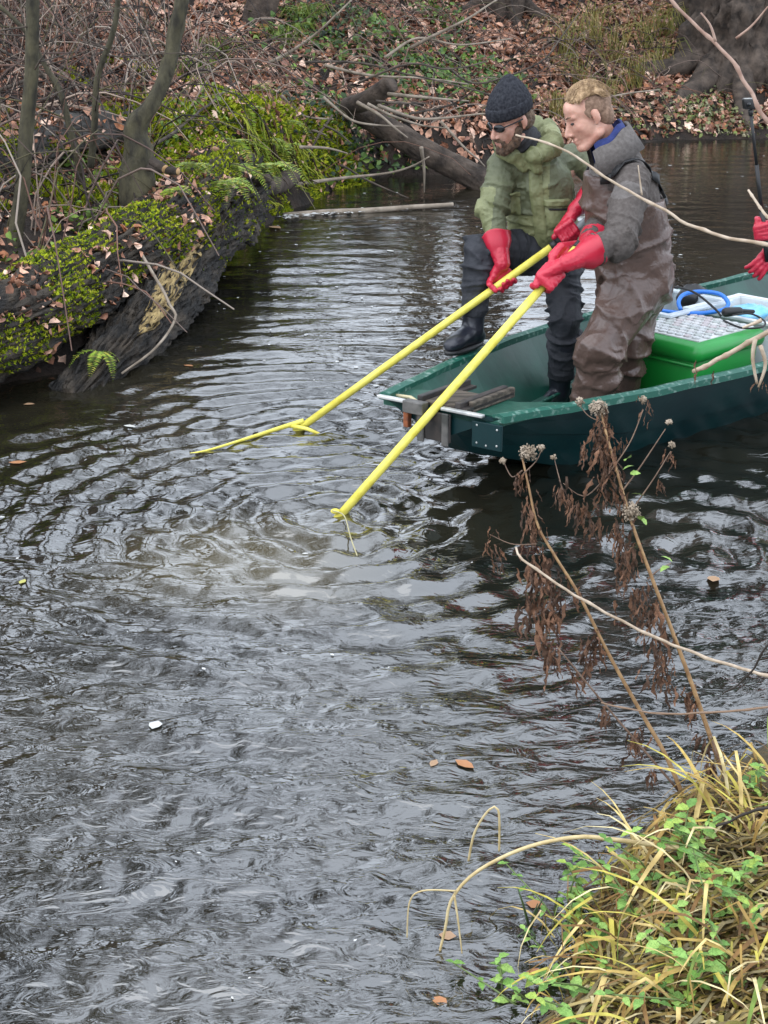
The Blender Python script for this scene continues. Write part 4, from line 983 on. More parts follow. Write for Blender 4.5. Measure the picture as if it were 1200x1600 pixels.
def rough_log(name, pts, rad, mat, par, sides=44, amp=.10, seed=0, seg=70, ridge=9):
    """trunk with knobbly, furrowed bark"""
    pts = lerp_poly(pts, seg); b = MB(); k = len(pts); vs = []; fs = []; Nv = None
    for i, p in enumerate(pts):
        t = (pts[min(i+1, k-1)]-pts[max(i-1, 0)]).normalized()
        Nv = t.orthogonal().normalized() if Nv is None else (Nv-t*Nv.dot(t)).normalized()
        B_ = t.cross(Nv); f_ = i/(k-1)*(len(rad)-1); j0 = min(int(f_), len(rad)-2); r0 = rad[j0]+(rad[j0+1]-rad[j0])*(f_-j0)
        s = i/(k-1)*sum((pts[q+1]-pts[q]).length for q in range(k-1)) if i == 0 else s+(p-pts[i-1]).length
        for j in range(sides):
            a = 2*PI*j/sides; c, n_ = math.cos(a), math.sin(a)
            wv = .5*mnoise.noise(V(c*2, n_*2, s*2.2+seed)); fur = mnoise.noise(V((c+wv*.3)*ridge*.62+seed, (n_+wv*.3)*ridge*.62, s*2.4)); big = mnoise.noise(V(c*1.4, n_*1.4+seed, s*1.6)); fine = mnoise.noise(V(c*ridge*1.5, n_*ridge*1.5, s*11+seed))
            r = r0*(1+amp*(.9*big-1.25*max(0, .22-abs(fur))*4*.6+.45*fine)+.1*amp)
            vs.append(p+(Nv*c+B_*n_)*r)
    for i in range(k-1):
        for j in range(sides): a = i*sides+j; c = i*sides+(j+1) % sides; fs.append((a, c, c+sides, a+sides))
    fs.append(tuple(range(sides-1, -1, -1))); fs.append(tuple((k-1)*sides+j for j in range(sides)))
    b.add(vs, fs); o = b.build(name, mat, par); return o
def surf(o):
    me = o.data; return BVHTree.FromPolygons([v.co.copy() for v in me.vertices], [tuple(p.vertices) for p in me.polygons])
def moss_mesh(name, P, Nn, size, cols):
    """tufts: three little upright blades each"""
    n = len(P); P = np.asarray(P); vs = []; Fs = []
    for k in range(3):
        d = Nn+RNG.normal(0, .75, (n, 3)); d /= np.linalg.norm(d, axis=1, keepdims=True)
        sd_ = np.cross(d, RNG.normal(size=(n, 3))); sd_ /= np.linalg.norm(sd_, axis=1, keepdims=True); s = np.asarray(size).reshape(-1, 1)*RNG.uniform(.6, 1.3, (n, 1))
        vs.append(np.stack([P-sd_*s*.35, P+sd_*s*.35, P+d*s], 1))
    v = np.concatenate(vs, 0).reshape(-1, 3); F = np.arange(len(v)).reshape(-1, 3)
    return np_mesh(name, v, F, np.tile(np.repeat(np.asarray(cols), 3, axis=0), (3, 1)))
MOSS = np.array([(.28, .34, .012), (.40, .43, .022), (.14, .21, .012), (.46, .45, .05), (.06, .09, .012)])
def moss_cols(n): return MOSS[RNG.choice(5, n, p=[.3, .25, .2, .1, .15])]*RNG.uniform(.75, 1.2, (n, 1))
def sample_surface(o, n, keep):
    """random points on an object's faces where keep(point, normal) holds"""
    me = o.data; m = len(me.polygons); A = np.empty(m); me.polygons.foreach_get('area', A); idx = RNG.choice(m, n, p=A/A.sum()); P = []; Q = []
    for i in idx:
        pl = me.polygons[int(i)]; w = RNG.dirichlet(np.ones(len(pl.vertices))); p = Vector((0, 0, 0))
        for q_, vi in zip(w, pl.vertices): p += me.vertices[vi].co*float(q_)
        if keep(p, pl.normal): P.append(tuple(p)); Q.append(tuple(pl.normal))
    return np.array(P), np.array(Q)
def patchy(p, f=2.6, th=.0, seed=0): return mnoise.noise(V(p.x*f+seed, p.y*f, p.z*f))+.5*mnoise.noise(V(p.x*f*2.3, p.y*f*2.3+seed, p.z*f*2.3)) > th

# --- the big fallen trunk along the water's edge
big = thing('fallen_log', V(-2.0, 7.7, .1), 'thick dark fallen trunk with moss and leaves on its back', 'log')
L1 = [V(-3.3, 5.6, .20), aty(-40, 528, 7.35), aty(60, 478, 7.9), aty(150, 425, 8.5), aty(235, 368, 9.2), aty(315, 300, 10.2), aty(350, 250, 11.2)]
tr = rough_log('trunk', L1, [.27, .25, .235, .225, .22, .21, .18], M_bark, big, 150, .27, 1.3, 240, 13)
P_, Q_ = sample_surface(tr, 90000, lambda p, n: n.z > .30 and patchy(p, 2.2, -.10+.5*max(0, .6-n.z), 3))
link('moss', moss_mesh('moss', P_, Q_, RNG.uniform(.010, .024, len(P_)), moss_cols(len(P_))), M_moss, big, kind='stuff')
P_, Q_ = sample_surface(tr, 6500, lambda p, n: n.z > .55 and not patchy(p, 2.2, .10, 3))
link('fallen_leaves', leaf_mesh('fallen_leaves', P_, Q_, RNG.uniform(.025, .08, len(P_)), pal(len(P_)), .35), M_leaf, big, kind='stuff')
# --- the broken trunk below it, slanting into the water, one flank bare
low = thing('broken_log', V(-1.5, 8.2, 0), 'broken trunk slanting into the water with a bare tan flank', 'log')
L2 = [aty(105, 640, 7.45), aty(150, 590, 7.75), aty(205, 530, 8.3), aty(262, 450, 9.1), aty(315, 385, 10.0), aty(352, 330, 10.9), aty(375, 290, 11.6)]
tr2 = rough_log('trunk', L2, [.13, .17, .19, .205, .22, .25, .25], M_bark, low, 150, .42, 5.2, 230, 13)
b = MB(); sf = surf(tr2); vs = []; nu, nv = 9, 40
def px_on(sf_, u, v, out=.012):
    l, n, i, d = sf_.ray_cast(V(0, 0, CAM_H), ray(u, v).normalized()); return (l+n*out) if l is not None else None
lo, hi = [(214, 524), (228, 484), (250, 425), (268, 372), (278, 352)], [(242, 514), (276, 470), (308, 412), (322, 372), (318, 350)]
def along(pl, t): 
    k = min(int(t*(len(pl)-1)), len(pl)-2); f = t*(len(pl)-1)-k; return (pl[k][0]+(pl[k+1][0]-pl[k][0])*f, pl[k][1]+(pl[k+1][1]-pl[k][1])*f)
grid = []; last = None
for i in range(nv):
    a = along(lo, i/(nv-1)); c = along(hi, i/(nv-1)); jag = 5*mnoise.noise(V(i*.5, 0, 0))+5*mnoise.noise(V(i*1.7, 3, 0)); row = []
    for j in range(nu):
        t = j/(nu-1); p = px_on(sf, a[0]+(c[0]-a[0])*t+jag, a[1]+(c[1]-a[1])*t, .002 if j in (0, nu-1) or i in (0, nv-1) else .012+.006*mnoise.noise(V(i*.7, j*1.5, 0)))
        if p is None: p = last
        last = p if p is not None else last; row.append(p)
    grid.append(row)
flat = [p if p is not None else L2[3] for r in grid for p in r]
b.add(flat, [(i*nu+j, i*nu+j+1, (i+1)*nu+j+1, (i+1)*nu+j) for i in range(nv-1) for j in range(nu-1)])
b.build('bare_wood', M_barewood, low)['label'] = 'bare tan rotten wood'
P_, Q_ = sample_surface(tr2, 7000, lambda p, n: n.z > .5 and p.y > 9.3 and patchy(p, 3, .0, 8))
link('moss', moss_mesh('moss', P_, Q_, RNG.uniform(.012, .03, len(P_)), moss_cols(len(P_))), M_moss, low, kind='stuff')
# --- old trunk lying behind the saplings
old = thing('old_log', far_hit(120, 245), 'grey weathered trunk lying behind the curved sapling', 'log')
a, c = far_hit(-10, 270), far_hit(205, 215); a.z += .08; c.z += .10
otr = rough_log('trunk', [a, a.lerp(c, .5)+V(0, 0, .03), c], [.15, .17, .14], material('grey_bark', (.030, .027, .024), .9, (.10, .095, .088), 7, 7, (.3, .7), bump=1, bscale=30, bdist=.02), old, 60, .26, 9.1, 90)
P_, Q_ = sample_surface(otr, 9000, lambda p, n: n.z > .1 and patchy(p, 2.0, .05, 6))
link('moss', moss_mesh('moss', P_, Q_, RNG.uniform(.012, .028, len(P_)), moss_cols(len(P_))*.8), M_moss, old, kind='stuff')
P_, Q_ = sample_surface(otr, 500, lambda p, n: n.z > .4)
link('fallen_leaves', leaf_mesh('fallen_leaves', P_, Q_, RNG.uniform(.04, .10, len(P_)), pal(len(P_)), .35), M_leaf, old, kind='stuff')

# --- moss curtain over the steep lip, and moss patches on the ground
cand = scatter(160000, -3.0, .3, 8.6, 15.4, -.03, 1.5); x, y, z = cand; d, l, s = bank_d(x, y)
nz = np.array([mnoise.noise(V(a_*1.5, b_*1.5, 1.0))+.6*mnoise.noise(V(a_*4, b_*4, 5.0)) for a_, b_ in zip(x[:110000], y[:110000])])
x, y, z, d = x[:110000], y[:110000], z[:110000], d[:110000]
k = (nz > np.where(d < .5, -.40, .10)+np.where(y > 13.2, .25, 0)) & (y > 9.6) | (nz > .22) & (y <= 9.6); x, y, z = x[k], y[k], z[k]
# extra density on the face itself: jitter up and down the steep part
Pm = np.stack([x, y, z], -1); Nm = bank_normals(x, y)
link('moss_carpet', moss_mesh('moss_carpet', Pm, Nm, RNG.uniform(.018, .055, len(Pm)), moss_cols(len(Pm))), M_moss, kind='stuff')
# drooping moss and roots fringe below the overhang
b = MB()
for i in range(420):
    t = RNG.uniform(0, 1); yy = 10.4+4.4*t; xw = np.interp(yy, WLa[3:11, 1], WLa[3:11, 0]); xx = xw-RNG.uniform(-.02, .20); zz = ground(xx, yy)
    if zz < .15: continue
    p = V(xx+.06, yy-.04, zz); L_ = RNG.uniform(.10, .45)*min(1, zz); q_ = [p]
    for s_ in range(4): q_.append(q_[-1]+V(RNG.normal(.018, .012), RNG.normal(-.01, .012), -L_/4))
    g = RNG.random(); b.tube(q_, [RNG.uniform(.006, .014), .002], 4, col=(.16, .21, .025) if g < .35 else ((.34, .36, .05) if g < .65 else (.045, .03, .02)))
b.build('hanging_fringe', M_moss, kind='stuff')

# --- ferns
def frond_mesh(L_, seed):
    r = random.Random(seed); b = MB(); pts = []; n = 22
    for i in range(n+1):
        t = i/n; pts.append(V(L_*(t-.12*t*t), 0, L_*(.55*t-.85*t*t)))
    b.tube(pts, [.004, .0012], 4, col=(.12, .14, .03))
    for i in range(2, n+1):
        t = i/n; w = L_*.23*math.sin(PI*min(1, t*1.02))**.6*(1-.55*t)+.004
        for s in (-1, 1):
            p = pts[i]; g = r.uniform(.75, 1.25); dz = r.uniform(-.25, .1)*w; col = (.20*g, .30*g, .025*g) if r.random() > .25 else (.38*g, .38*g, .05*g)
            tip = p+V(w*.28, s*w, dz); m = p+V(w*.10, s*w*.55, dz*.3+.004); hw = w*.13+.002
            b.add([p+V(-.003, 0, 0), m+V(-hw, 0, 0), tip, m+V(hw, 0, 0), p+V(.004, 0, 0)], [(0, 1, 3, 4), (1, 2, 3)], col)
    return b.mesh('frond', True)
FR = [frond_mesh(1.0, 3), frond_mesh(1.0, 4), frond_mesh(1.0, 5)]
for m in FR: m.materials.append(M_green_leaf)
def fern(p, label, n=6, L_=.32, face=None, spread=2.2, group='ferns on the bank'):
    t = thing('fern', p, label, 'fern', group)
    for i in range(n):
        o = bpy.data.objects.new('frond', FR[i % 3]); COL.objects.link(o); o.parent = t
        az = (face if face is not None else -1.2)+spread*(i/(max(1, n-1))-.5)+random.uniform(-.2, .2); s = L_*random.uniform(.7, 1.1)
        o.rotation_euler = (random.uniform(-.3, .3), random.uniform(-.1, .45), az); o.scale = (s, s, s)
    return t
for (u, v, L_, n, fz, lb) in ((408, 232, .42, 6, -.7, 'bright fern arching out of the moss face above the water'), (418, 262, .40, 6, -.9, 'low fern drooping from the moss face near the waterline'), (300, 262, .30, 7, -1.5, 'fern tuft at the end of the thick fallen trunk'),
                          (348, 290, .34, 7, -1.1, 'fern spreading over the top of the broken trunk'), (385, 180, .34, 6, -.9, 'small fern at the top of the moss face'), (445, 195, .36, 6, -.6, 'fern drooping where the moss face meets the brush pile'), (395, 140, .32, 6, -1.0, 'fern in the yellow moss under the leaning young tree'), (440, 240, .40, 6, -.7, 'fern hanging lowest over the dark water'), (365, 225, .32, 6, -1.2, 'fern in the middle of the moss face'), (370, 265, .36, 7, -1.0, 'broad fern where the moss face meets the broken trunk'), (270, 300, .24, 5, -1.7, 'little fern between the two big trunks')):
    h = far_hit(u, v); l = px_on(sf, u, v, 0); l2 = px_on(surf(tr), u, v, 0)
    for q_ in (l, l2):
        if q_ is not None and q_.y < h.y: h = q_
    fern(h+V(0, 0, .02), lb, n, L_, fz)
q_ = px_on(sf, 150, 560, 0) or L2[1]
fern(q_+V(.02, 0, .04), 'single young fern growing low on the broken trunk by the water', 4, .22, -1.2, 2.6, 'ferns on the bank')

# --- saplings
def limb(b, pts, r0, r1, n=10, seg=24, wob=.01, col=None):
    P = lerp_poly(pts, seg); P = [p+V(mnoise.noise(p*3), mnoise.noise(p*3+V(9, 0, 0)), 0)*wob for p in P]; b.tube(P, [r0, r1], n, col)
    return P
def twigs(P, mb, n, L_, seed, r=.006):
    rr = random.Random(seed)
    for _ in range(n):
        i = rr.randrange(4, len(P)-1); d = V(rr.uniform(-1, 1), rr.uniform(-.6, .6), rr.uniform(-.1, 1)).normalized(); p = P[i]; q_ = [p]
        l = L_*rr.uniform(.5, 1.2)
        for s in range(5): d = (d+V(rr.uniform(-.3, .3), rr.uniform(-.3, .3), rr.uniform(-.1, .3))*.6).normalized(); q_.append(q_[-1]+d*l/5)
        mb.tube(q_, [r, r*.3], 5)
        if rr.random() < .6:
            p2 = q_[3]; d2_ = (d+V(rr.uniform(-1, 1), rr.uniform(-1, 1), rr.uniform(-.5, .5))).normalized(); mb.tube([p2, p2+d2_*l*.3, p2+d2_*l*.5+V(0, 0, .05)], [r*.6, r*.25], 4)
def sapling(pts, r0, r1, label, seed, ntw=14, L_=.7):
    t = thing('sapling', pts[0], label, 'tree', 'saplings on the left bank'); b = MB(); P = limb(b, pts, r0, r1, 12, 40, .015); b.build('trunk', M_olivebark, t)
    b = MB(); twigs(P, b, ntw, L_, seed); b.build('crown', M_dstick, t); return P
sapling([aty(22, 392, 9.0), aty(32, 300, 9.05), aty(42, 200, 9.1), aty(48, 100, 9.1), aty(50, 0, 9.1), aty(44, -140, 9.1), aty(55, -420, 9.2)], .048, .03, 'straight slim sapling rising from the fallen trunk', 5, 16, .8)
Pc = [aty(216, 330, 9.55), aty(214, 285, 9.57), aty(216, 245, 9.6), aty(212, 200, 9.6), aty(236, 165, 9.6), aty(258, 120, 9.65), aty(272, 60, 9.7), aty(284, 0, 9.7), aty(300, -160, 9.8), aty(290, -420, 9.8)]
ts = thing('sapling', Pc[0], 'stout curved sapling bending sharply above its base', 'tree', 'saplings on the left bank')
b = MB(); PP = lerp_poly(Pc, 60); rad = [.105*(1-t)+.098*t if t < .1 else max(.047, .098-.34*(t-.1)) if t < .3 else .047-.02*(t-.3) for t in [i/59 for i in range(60)]]
b.tube(PP, rad, 26, rough=.30); b.build('trunk', M_olivebark, ts)
b = MB(); twigs(PP, b, 14, .8, 12); b.build('crown', M_dstick, ts)
for (a, c, r) in ((aty(238, 252, 9.5), aty(258, 264, 9.42), .030), (aty(232, 262, 9.5), aty(278, 268, 9.40), .024)):
    b = MB(); b.tube([a, a.lerp(c, .5), c], r, 12); so = b.build('sawn_branch', M_bark2, ts)
    b = MB(); e = (c-a).normalized(); b.tube([c, c+e*.003], [r*.92, r*.9], 12); b.build('cut_face', material('cut_wood', (.42, .23, .10), .8, (.5, .32, .16), 40, 3), so)
sapling([aty(128, 288, 9.9), aty(118, 235, 9.9), aty(98, 150, 9.95), aty(75, 110, 10), aty(40, 50, 10), aty(-10, 0, 10)], .026, .012, 'thin dark stem leaning back behind the straight sapling', 21, 10, .6)
sapling([aty(140, 262, 9.8), aty(146, 200, 9.8), aty(150, 125, 9.8), aty(172, 60, 9.8), aty(186, 0, 9.8), aty(190, -130, 9.8)], .024, .014, 'thin pale stem between the straight and the curved sapling', 33, 12, .6)

# --- bramble and twig tangle behind the saplings
b = MB()
def tangle(n, x0, x1, y0, y1, L0, L1_, cols, r=(.003, .008), dmin=.25, dmax=5, flat=.35):
    for _ in range(n):
        xx, yy = RNG.uniform(x0, x1), RNG.uniform(y0, y1); d, l, s = bank_d(np.array([xx]), np.array([yy]))
        if d[0] < dmin or d[0] > dmax: continue
        p = V(xx, yy, ground(xx, yy)+.01); az = RNG.uniform(0, 2*PI); L_ = RNG.uniform(L0, L1_); up = RNG.uniform(.1, flat*2); q_ = [p]; k = 7
        for i in range(1, k+1):
            t = i/k; h = up*4*t*(1-t)*L_*.5; pp = p+V(math.cos(az), math.sin(az), 0)*L_*t+V(RNG.normal(0, .02), RNG.normal(0, .02), h)
            q_.append(V(pp.x, pp.y, max(pp.z, ground(pp.x, pp.y)+.015+h)))
        rr = RNG.uniform(*r); c = cols[RNG.integers(len(cols))]; g = RNG.uniform(.7, 1.3); b.tube(q_, [rr, rr*.45], 4, col=tuple(v_*g for v_ in c), cap=False)
TW = [(.08, .05, .04), (.15, .105, .085), (.03, .02, .017), (.26, .21, .17), (.10, .085, .04), (.18, .10, .075), (.018, .013, .011), (.30, .22, .17), (.16, .08, .055)]
tangle(1050, -6.0, -1.4, 8.3, 15, .5, 1.7, TW, (.003, .010), .30, 5, .55)
tangle(620, -1.5, 3.2, 14, 21, .5, 1.5, TW, (.003, .009), .1, 4, .35)
tangle(260, 2.5, 7.5, 18.5, 24, .5, 1.4, TW, (.004, .010), .3, 4, .3)
for _ in range(420):                                         # upright shoots
    xx, yy = RNG.uniform(-6, -1.6), RNG.uniform(9, 16); d, l, s = bank_d(np.array([xx]), np.array([yy]))
    if d[0] < .5: continue
    p = V(xx, yy, ground(xx, yy)); L_ = RNG.uniform(.4, 1.5); a1, a2 = RNG.normal(0, .25, 2)
    c = TW[RNG.integers(len(TW))]; b.tube([p, p+V(a1*.4, a2*.4, .5)*L_, p+V(a1, a2, .92)*L_], [.006, .002], 4, col=c, cap=False)
b.build('bramble_tangle', material('bramble_stems', (1, 1, 1), .8, attr=True), kind='stuff')

# --- branches and sticks one can pick out
def stick(pts, r0, r1, label, mat=M_stick, name='branch', cat='branch', group=None, n=8, seg=22, wob=.03):
    b = MB(); limb(b, pts, r0, r1, n, seg, wob); return tagit(b.build(name, mat), label, cat, group)
fl_ = thing('fallen_branch', far_hit(600, 205), 'smooth brown log sloping from the brush pile into the water', 'log')
rough_log('trunk', [aty(560, 178, 15.4), aty(610, 204, 15.2), aty(670, 240, 15.0), aty(740, 277, 14.8), aty(800, 310, 14.6)], [.10, .115, .12, .125, .13], M_bark2, fl_, 44, .14, 3.3, 80)
stick([aty(545, 168, 15.2), aty(575, 155, 15.0), aty(612, 130, 14.8)], .10, .085, 'thick sawn stub sticking up out of the brush pile', M_bark2, 'log_stub', 'log', None, 14)
stick([aty(455, 275, 13.6), aty(430, 290, 13.1), aty(400, 286, 12.2)], .09, .07, 'short round log end poking out under the moss face', M_bark2, 'log_stub', 'log', None, 14)
stick([aty(372, 288, 11.3), aty(400, 284, 11.2), aty(418, 278, 11.1)], .04, .035, 'small log end at the top of the broken trunk', M_bark2, 'log_stub', 'log', None, 12)
spec = [((480, 97), (560, 98), (630, 115), (680, 125), (765, 148)), ((505, 102), (580, 118), (660, 122), (730, 131)), ((605, 147), (660, 152), (730, 158)), ((588, 158), (620, 161), (666, 162)),
        ((575, 162), (610, 180), (660, 196), (700, 200)), ((590, 165), (660, 186), (750, 178), (775, 180)), ((640, 178), (700, 165), (740, 140)), ((505, 152), (530, 172), (560, 192), (628, 198)),
        ((480, 205), (512, 212)), ((505, 196), (550, 224)), ((470, 230), (545, 240)), ((445, 290), (540, 278), (620, 268), (668, 245)), ((530, 258), (590, 290), (645, 312)), ((420, 98), (470, 70), (530, 20), (560, -10)),
        ((560, 160), (600, 185), (640, 215)), ((520, 180), (480, 250), (486, 345)), ((690, 190), (730, 235), (760, 260)), ((660, 230), (664, 300)), ((700, 105), (740, 130), (790, 120), (850, 90), (905, 20)),
        ((600, 90), (650, 60), (720, 70), (800, 60)), ((640, 75), (690, 50), (745, 20), (790, -10)), ((560, 130), (640, 100), (700, 108), (760, 96)), ((880, 175), (960, 150), (1030, 140)), ((440, 150), (470, 180), (520, 186))]
for i, pl in enumerate(spec):
    Y0 = 14.4+.3*math.sin(i*1.7)+(1.5 if i in (18, 19, 20) else 0)+(4.2 if i == 22 else 0)
    if i in (9, 10, 11, 12): Y0 -= .5
    Pt = [aty(u, v, Y0+.15*math.sin(j*2.1+i)) for j, (u, v) in enumerate(pl)]
    if len(Pt) == 2: Pt = [Pt[0], Pt[0].lerp(Pt[1], .5)+V(0, 0, .02), Pt[1]]
    stick(Pt, .012+.004*(i % 3), .006, 'bare branch in the brush pile overhanging the river' if i < 18 else 'bare branch lying across the leafy slope above the brush pile', M_stick if i % 3 else M_dstick, 'branch', 'branch', 'branches of the brush pile' if i < 18 else 'branches on the leafy slope')
stick([aty(442, 338, 13.1), aty(520, 332, 13.2), aty(590, 328, 13.3), aty(706, 319, 13.5)], .035, .018, 'pale stick afloat below the moss face, foam caught on it', M_stick, 'drift_stick', 'stick')
for i, pl in enumerate([((-10, 90), (60, 125), (120, 150), (210, 170)), ((0, 330), (60, 300), (110, 262)), ((235, 262), (300, 215), (370, 150)), ((115, 418), (170, 380), (218, 325)), ((60, 20), (110, 75), (160, 130), (205, 200)), ((10, 165), (80, 140), (150, 110), (225, 90)), ((155, 5), (190, 60), (240, 118))]):
    stick([far_hit(u, v)+V(0, -.15, .12) if i not in (3,) else aty(u, v, 8.6+.4*j) for j, (u, v) in enumerate(pl)], .014, .007, 'dark stick leaning among the saplings' if i != 3 else 'thin dark stick lying along the mossy back of the trunk', M_dstick, 'branch', 'branch', 'sticks among the saplings' if i != 3 else None)
# twig with a white tip leaning out of the broken trunk into the water
stick([aty(225, 395, 8.6), aty(262, 470, 8.2), aty(275, 498, 8.05), aty(240, 548, 7.8), aty(188, 584, 7.65)], .010, .006, 'crooked pale twig hanging off the broken trunk down to the water', M_stick, 'branch', 'branch')

# --- trees standing on the slope; their crowns are above the picture and show in the water
M_crown = material('winter_twigs', (.035, .03, .025), .9)
def grow(b, p, d, L_, r, depth, rr):
    q_ = [p]; k = 4
    for i in range(k): d = (d+V(rr.uniform(-.22, .22), rr.uniform(-.22, .22), rr.uniform(-.02, .14))).normalized(); q_.append(q_[-1]+d*L_/k)
    b.tube(q_, [r, r*.55], 6 if depth > 2 else 4 if depth > 0 else 3, cap=False)
    if depth <= 0: return
    for i in range(4 if depth > 1 else 4):
        t = rr.randint(1, k); a = V(rr.uniform(-1, 1), rr.uniform(-1, 1), rr.uniform(-.1, .7)).normalized()
        grow(b, q_[t], (d*.75+a).normalized(), L_*rr.uniform(.5, .78), r*.55*(1-.12*(k-t)), depth-1, rr)
def big_tree(p, H_, r, label, seed, roots=0, mat=M_bark2, lean=V(0, 0, 0), group=None, flare=1.5, depth=4):
    t = thing('bare_tree', p, label, 'tree', group); rr = random.Random(seed); top = p+V(lean.x, lean.y, H_*.5)
    rough_log('trunk', [p-V(0, 0, .4), p+V(0, 0, .1), p.lerp(top, .25), p.lerp(top, .6), top], [r*flare*1.15, r*flare, r*1.02, r*.85, r*.62], mat, t, 34 if not roots else 80, .14 if not roots else .26, seed*1.7, 46 if not roots else 80)
    b = MB()
    for i in range(7):
        a = p.lerp(top, rr.uniform(.45, 1)); grow(b, a, V(rr.uniform(-1, 1), rr.uniform(-1, 1), rr.uniform(.5, 1.3)).normalized(), H_*.26, r*.34, depth-1, rr)
    grow(b, top, V(lean.x*.1, lean.y*.1, 1).normalized(), H_*.3, r*.6, depth, rr)
    b.build('crown', M_crown, t)
    for i in range(roots):
        an = -PI*.98*(i+.2)/roots-.0; e = p+V(math.cos(an)*r*4.2, math.sin(an)*r*3.4, 0); e.z = ground(e.x, e.y)-.06; m = p.lerp(e, .5); m.z = max(ground(m.x, m.y)+.06, p.z*.75+e.z*.25); s0 = p+V(math.cos(an)*r*.8, math.sin(an)*r*.8, .28)
        b = MB(); b.tube(lerp_poly([s0, m, e], 14), [r*.42, r*.10], 14, rough=.45, seed=i*3.1); b.build('root', mat, t)
    return t
pr = far_hit(1150, 118)
big_tree(V(pr.x+.05, pr.y+.35, ground(pr.x, pr.y)), 13, .52, 'big dark tree with exposed roots above the leafy slope', 4, 6, M_bark2, V(.6, .4, 0), None, 1.35)
pr = far_hit(1080, 40); big_tree(V(pr.x, pr.y, ground(pr.x, pr.y)), 11, .17, 'slim trunk beside the big rooted tree', 8, 0, M_bark2, V(.2, 0, 0))
pr = far_hit(778, 18); big_tree(V(pr.x, pr.y+.1, ground(pr.x, pr.y)), 12, .26, 'grey tree at the top of the leafy slope over the knit hat', 6, 3, M_bark2, V(-.3, .2, 0))
pr = far_hit(405, 35); big_tree(V(pr.x, pr.y, ground(pr.x, pr.y)), 10, .11, 'leaning young tree above the mossy bank', 9, 0, M_bark2, V(2.2, .4, 0))
for i, (xx, yy, H_, r) in enumerate([(-4.8, 15, 17, .26), (-6.6, 13.5, 17, .28), (-9, 13, 16, .28), (-5.6, 19, 18, .28), (-8.5, 18, 18, .3), (-3.6, 21, 13, .22), (.6, 26, 10, .22), (5.6, 27, 12, .24), (8.0, 24, 15, .28), (11, 25, 15, .28)]):
    big_tree(V(xx, yy, ground(xx, yy)), H_, r, 'bare winter tree on the far bank mirrored in the river', 40+i, 0, M_bark2, V(random.uniform(-1, 1), random.uniform(-1, .5), 0), 'bare trees on the far bank')

# --- green and straw plants on the slope
def leafy_patch(name, spots, n, rad, size, cols, h=.18, kind='stuff'):
    P = []
    for (u, v) in spots:
        c = far_hit(u, v); k = n
        xs = RNG.normal(c.x, rad, k); ys = RNG.normal(c.y, rad, k); zs = bank_h(xs, ys)+RNG.uniform(.0, h, k); ok = zs > .03
        P.append(np.stack([xs, ys, zs], -1)[ok])
    P = np.concatenate(P); Nn = np.tile(np.array([[0, -.4, .9]]), (len(P), 1)); C = np.asarray(cols)[RNG.choice(len(cols), len(P))]*RNG.uniform(.7, 1.25, (len(P), 1))
    return link(name, leaf_mesh(name, P, Nn, RNG.uniform(size*.6, size*1.3, len(P)), C, .6, .7, 0, .2), M_green_leaf, kind=kind)
GR = [(.09, .17, .03), (.14, .24, .04), (.06, .12, .03), (.20, .28, .06), (.05, .09, .03)]
leafy_patch('green_undergrowth', [(560, 40), (600, 75), (660, 20), (690, 40), (640, 110), (680, 120), (740, 140), (770, 130), (730, 100), (560, 200), (520, 230), (590, 245), (540, 90), (480, 45), (455, 75), (620, 145), (700, 145)], 95, .24, .075, GR, .22)
leafy_patch('ivy_on_bank', [(520, 60), (500, 235), (545, 225), (575, 240), (560, 30), (500, 20)], 130, .22, .06, [(.025, .05, .03), (.04, .07, .035), (.03, .045, .03)], .12)
leafy_patch('waterside_weeds', [(1060, 180), (1090, 175), (1120, 180), (1100, 190), (1150, 195), (1180, 200), (1060, 200), (1000, 198), (1130, 205), (1100, 165)], 75, .30, .055, [(.16, .20, .05), (.24, .25, .11), (.30, .27, .17), (.12, .14, .06)], .09)
leafy_patch('young_leaves', [(300, 290), (320, 275), (225, 330), (360, 300), (130, 360), (70, 430), (330, 300), (380, 300), (130, 280)], 60, .12, .05, [(.16, .25, .03), (.22, .31, .05), (.10, .18, .03)], .16)
def tuft(u, v, n, L_, label, cols, spread=.5):
    c = far_hit(u, v); t = thing('grass_tuft', c, label, 'grass', ('straw' if 'straw' in label else 'green')+' grass tufts on the far bank'); b = MB()
    for i in range(n):
        a = random.uniform(0, 2*PI); l = L_*random.uniform(.5, 1.1); o = V(random.gauss(0, .07), random.gauss(0, .07), 0); e = V(math.cos(a), math.sin(a)*.8-.35, 0)*spread*l
        b.tube([c+o, c+o+e*.35+V(0, 0, .6*l), c+o+e*.8+V(0, 0, .65*l), c+o+e*1.15+V(0, 0, .35*l)], [.006, .002], 3, col=random.choice(cols), cap=False)
    b.build('blades', M_green_leaf, t, kind='stuff')
STC = [(.30, .24, .07), (.24, .22, .05), (.36, .30, .12), (.17, .19, .04)]
for (u, v, L_) in ((880, 90, .8), (925, 70, .9), (960, 100, .8), (1010, 75, .8), (1030, 110, .6), (900, 140, .7), (950, 165, .6), (990, 140, .7), (865, 185, .5), (1040, 60, .7)): tuft(u, v, 34, L_, 'arching straw-coloured grass tuft on the leafy slope', STC)
for (u, v, L_) in ((445, 70, .35), (475, 45, .4), (340, 95, .35), (300, 120, .3)): tuft(u, v, 70, L_, 'fresh green grass tuft on the mossy bank', [(.14, .22, .03), (.22, .28, .04), (.10, .17, .03)], .7)

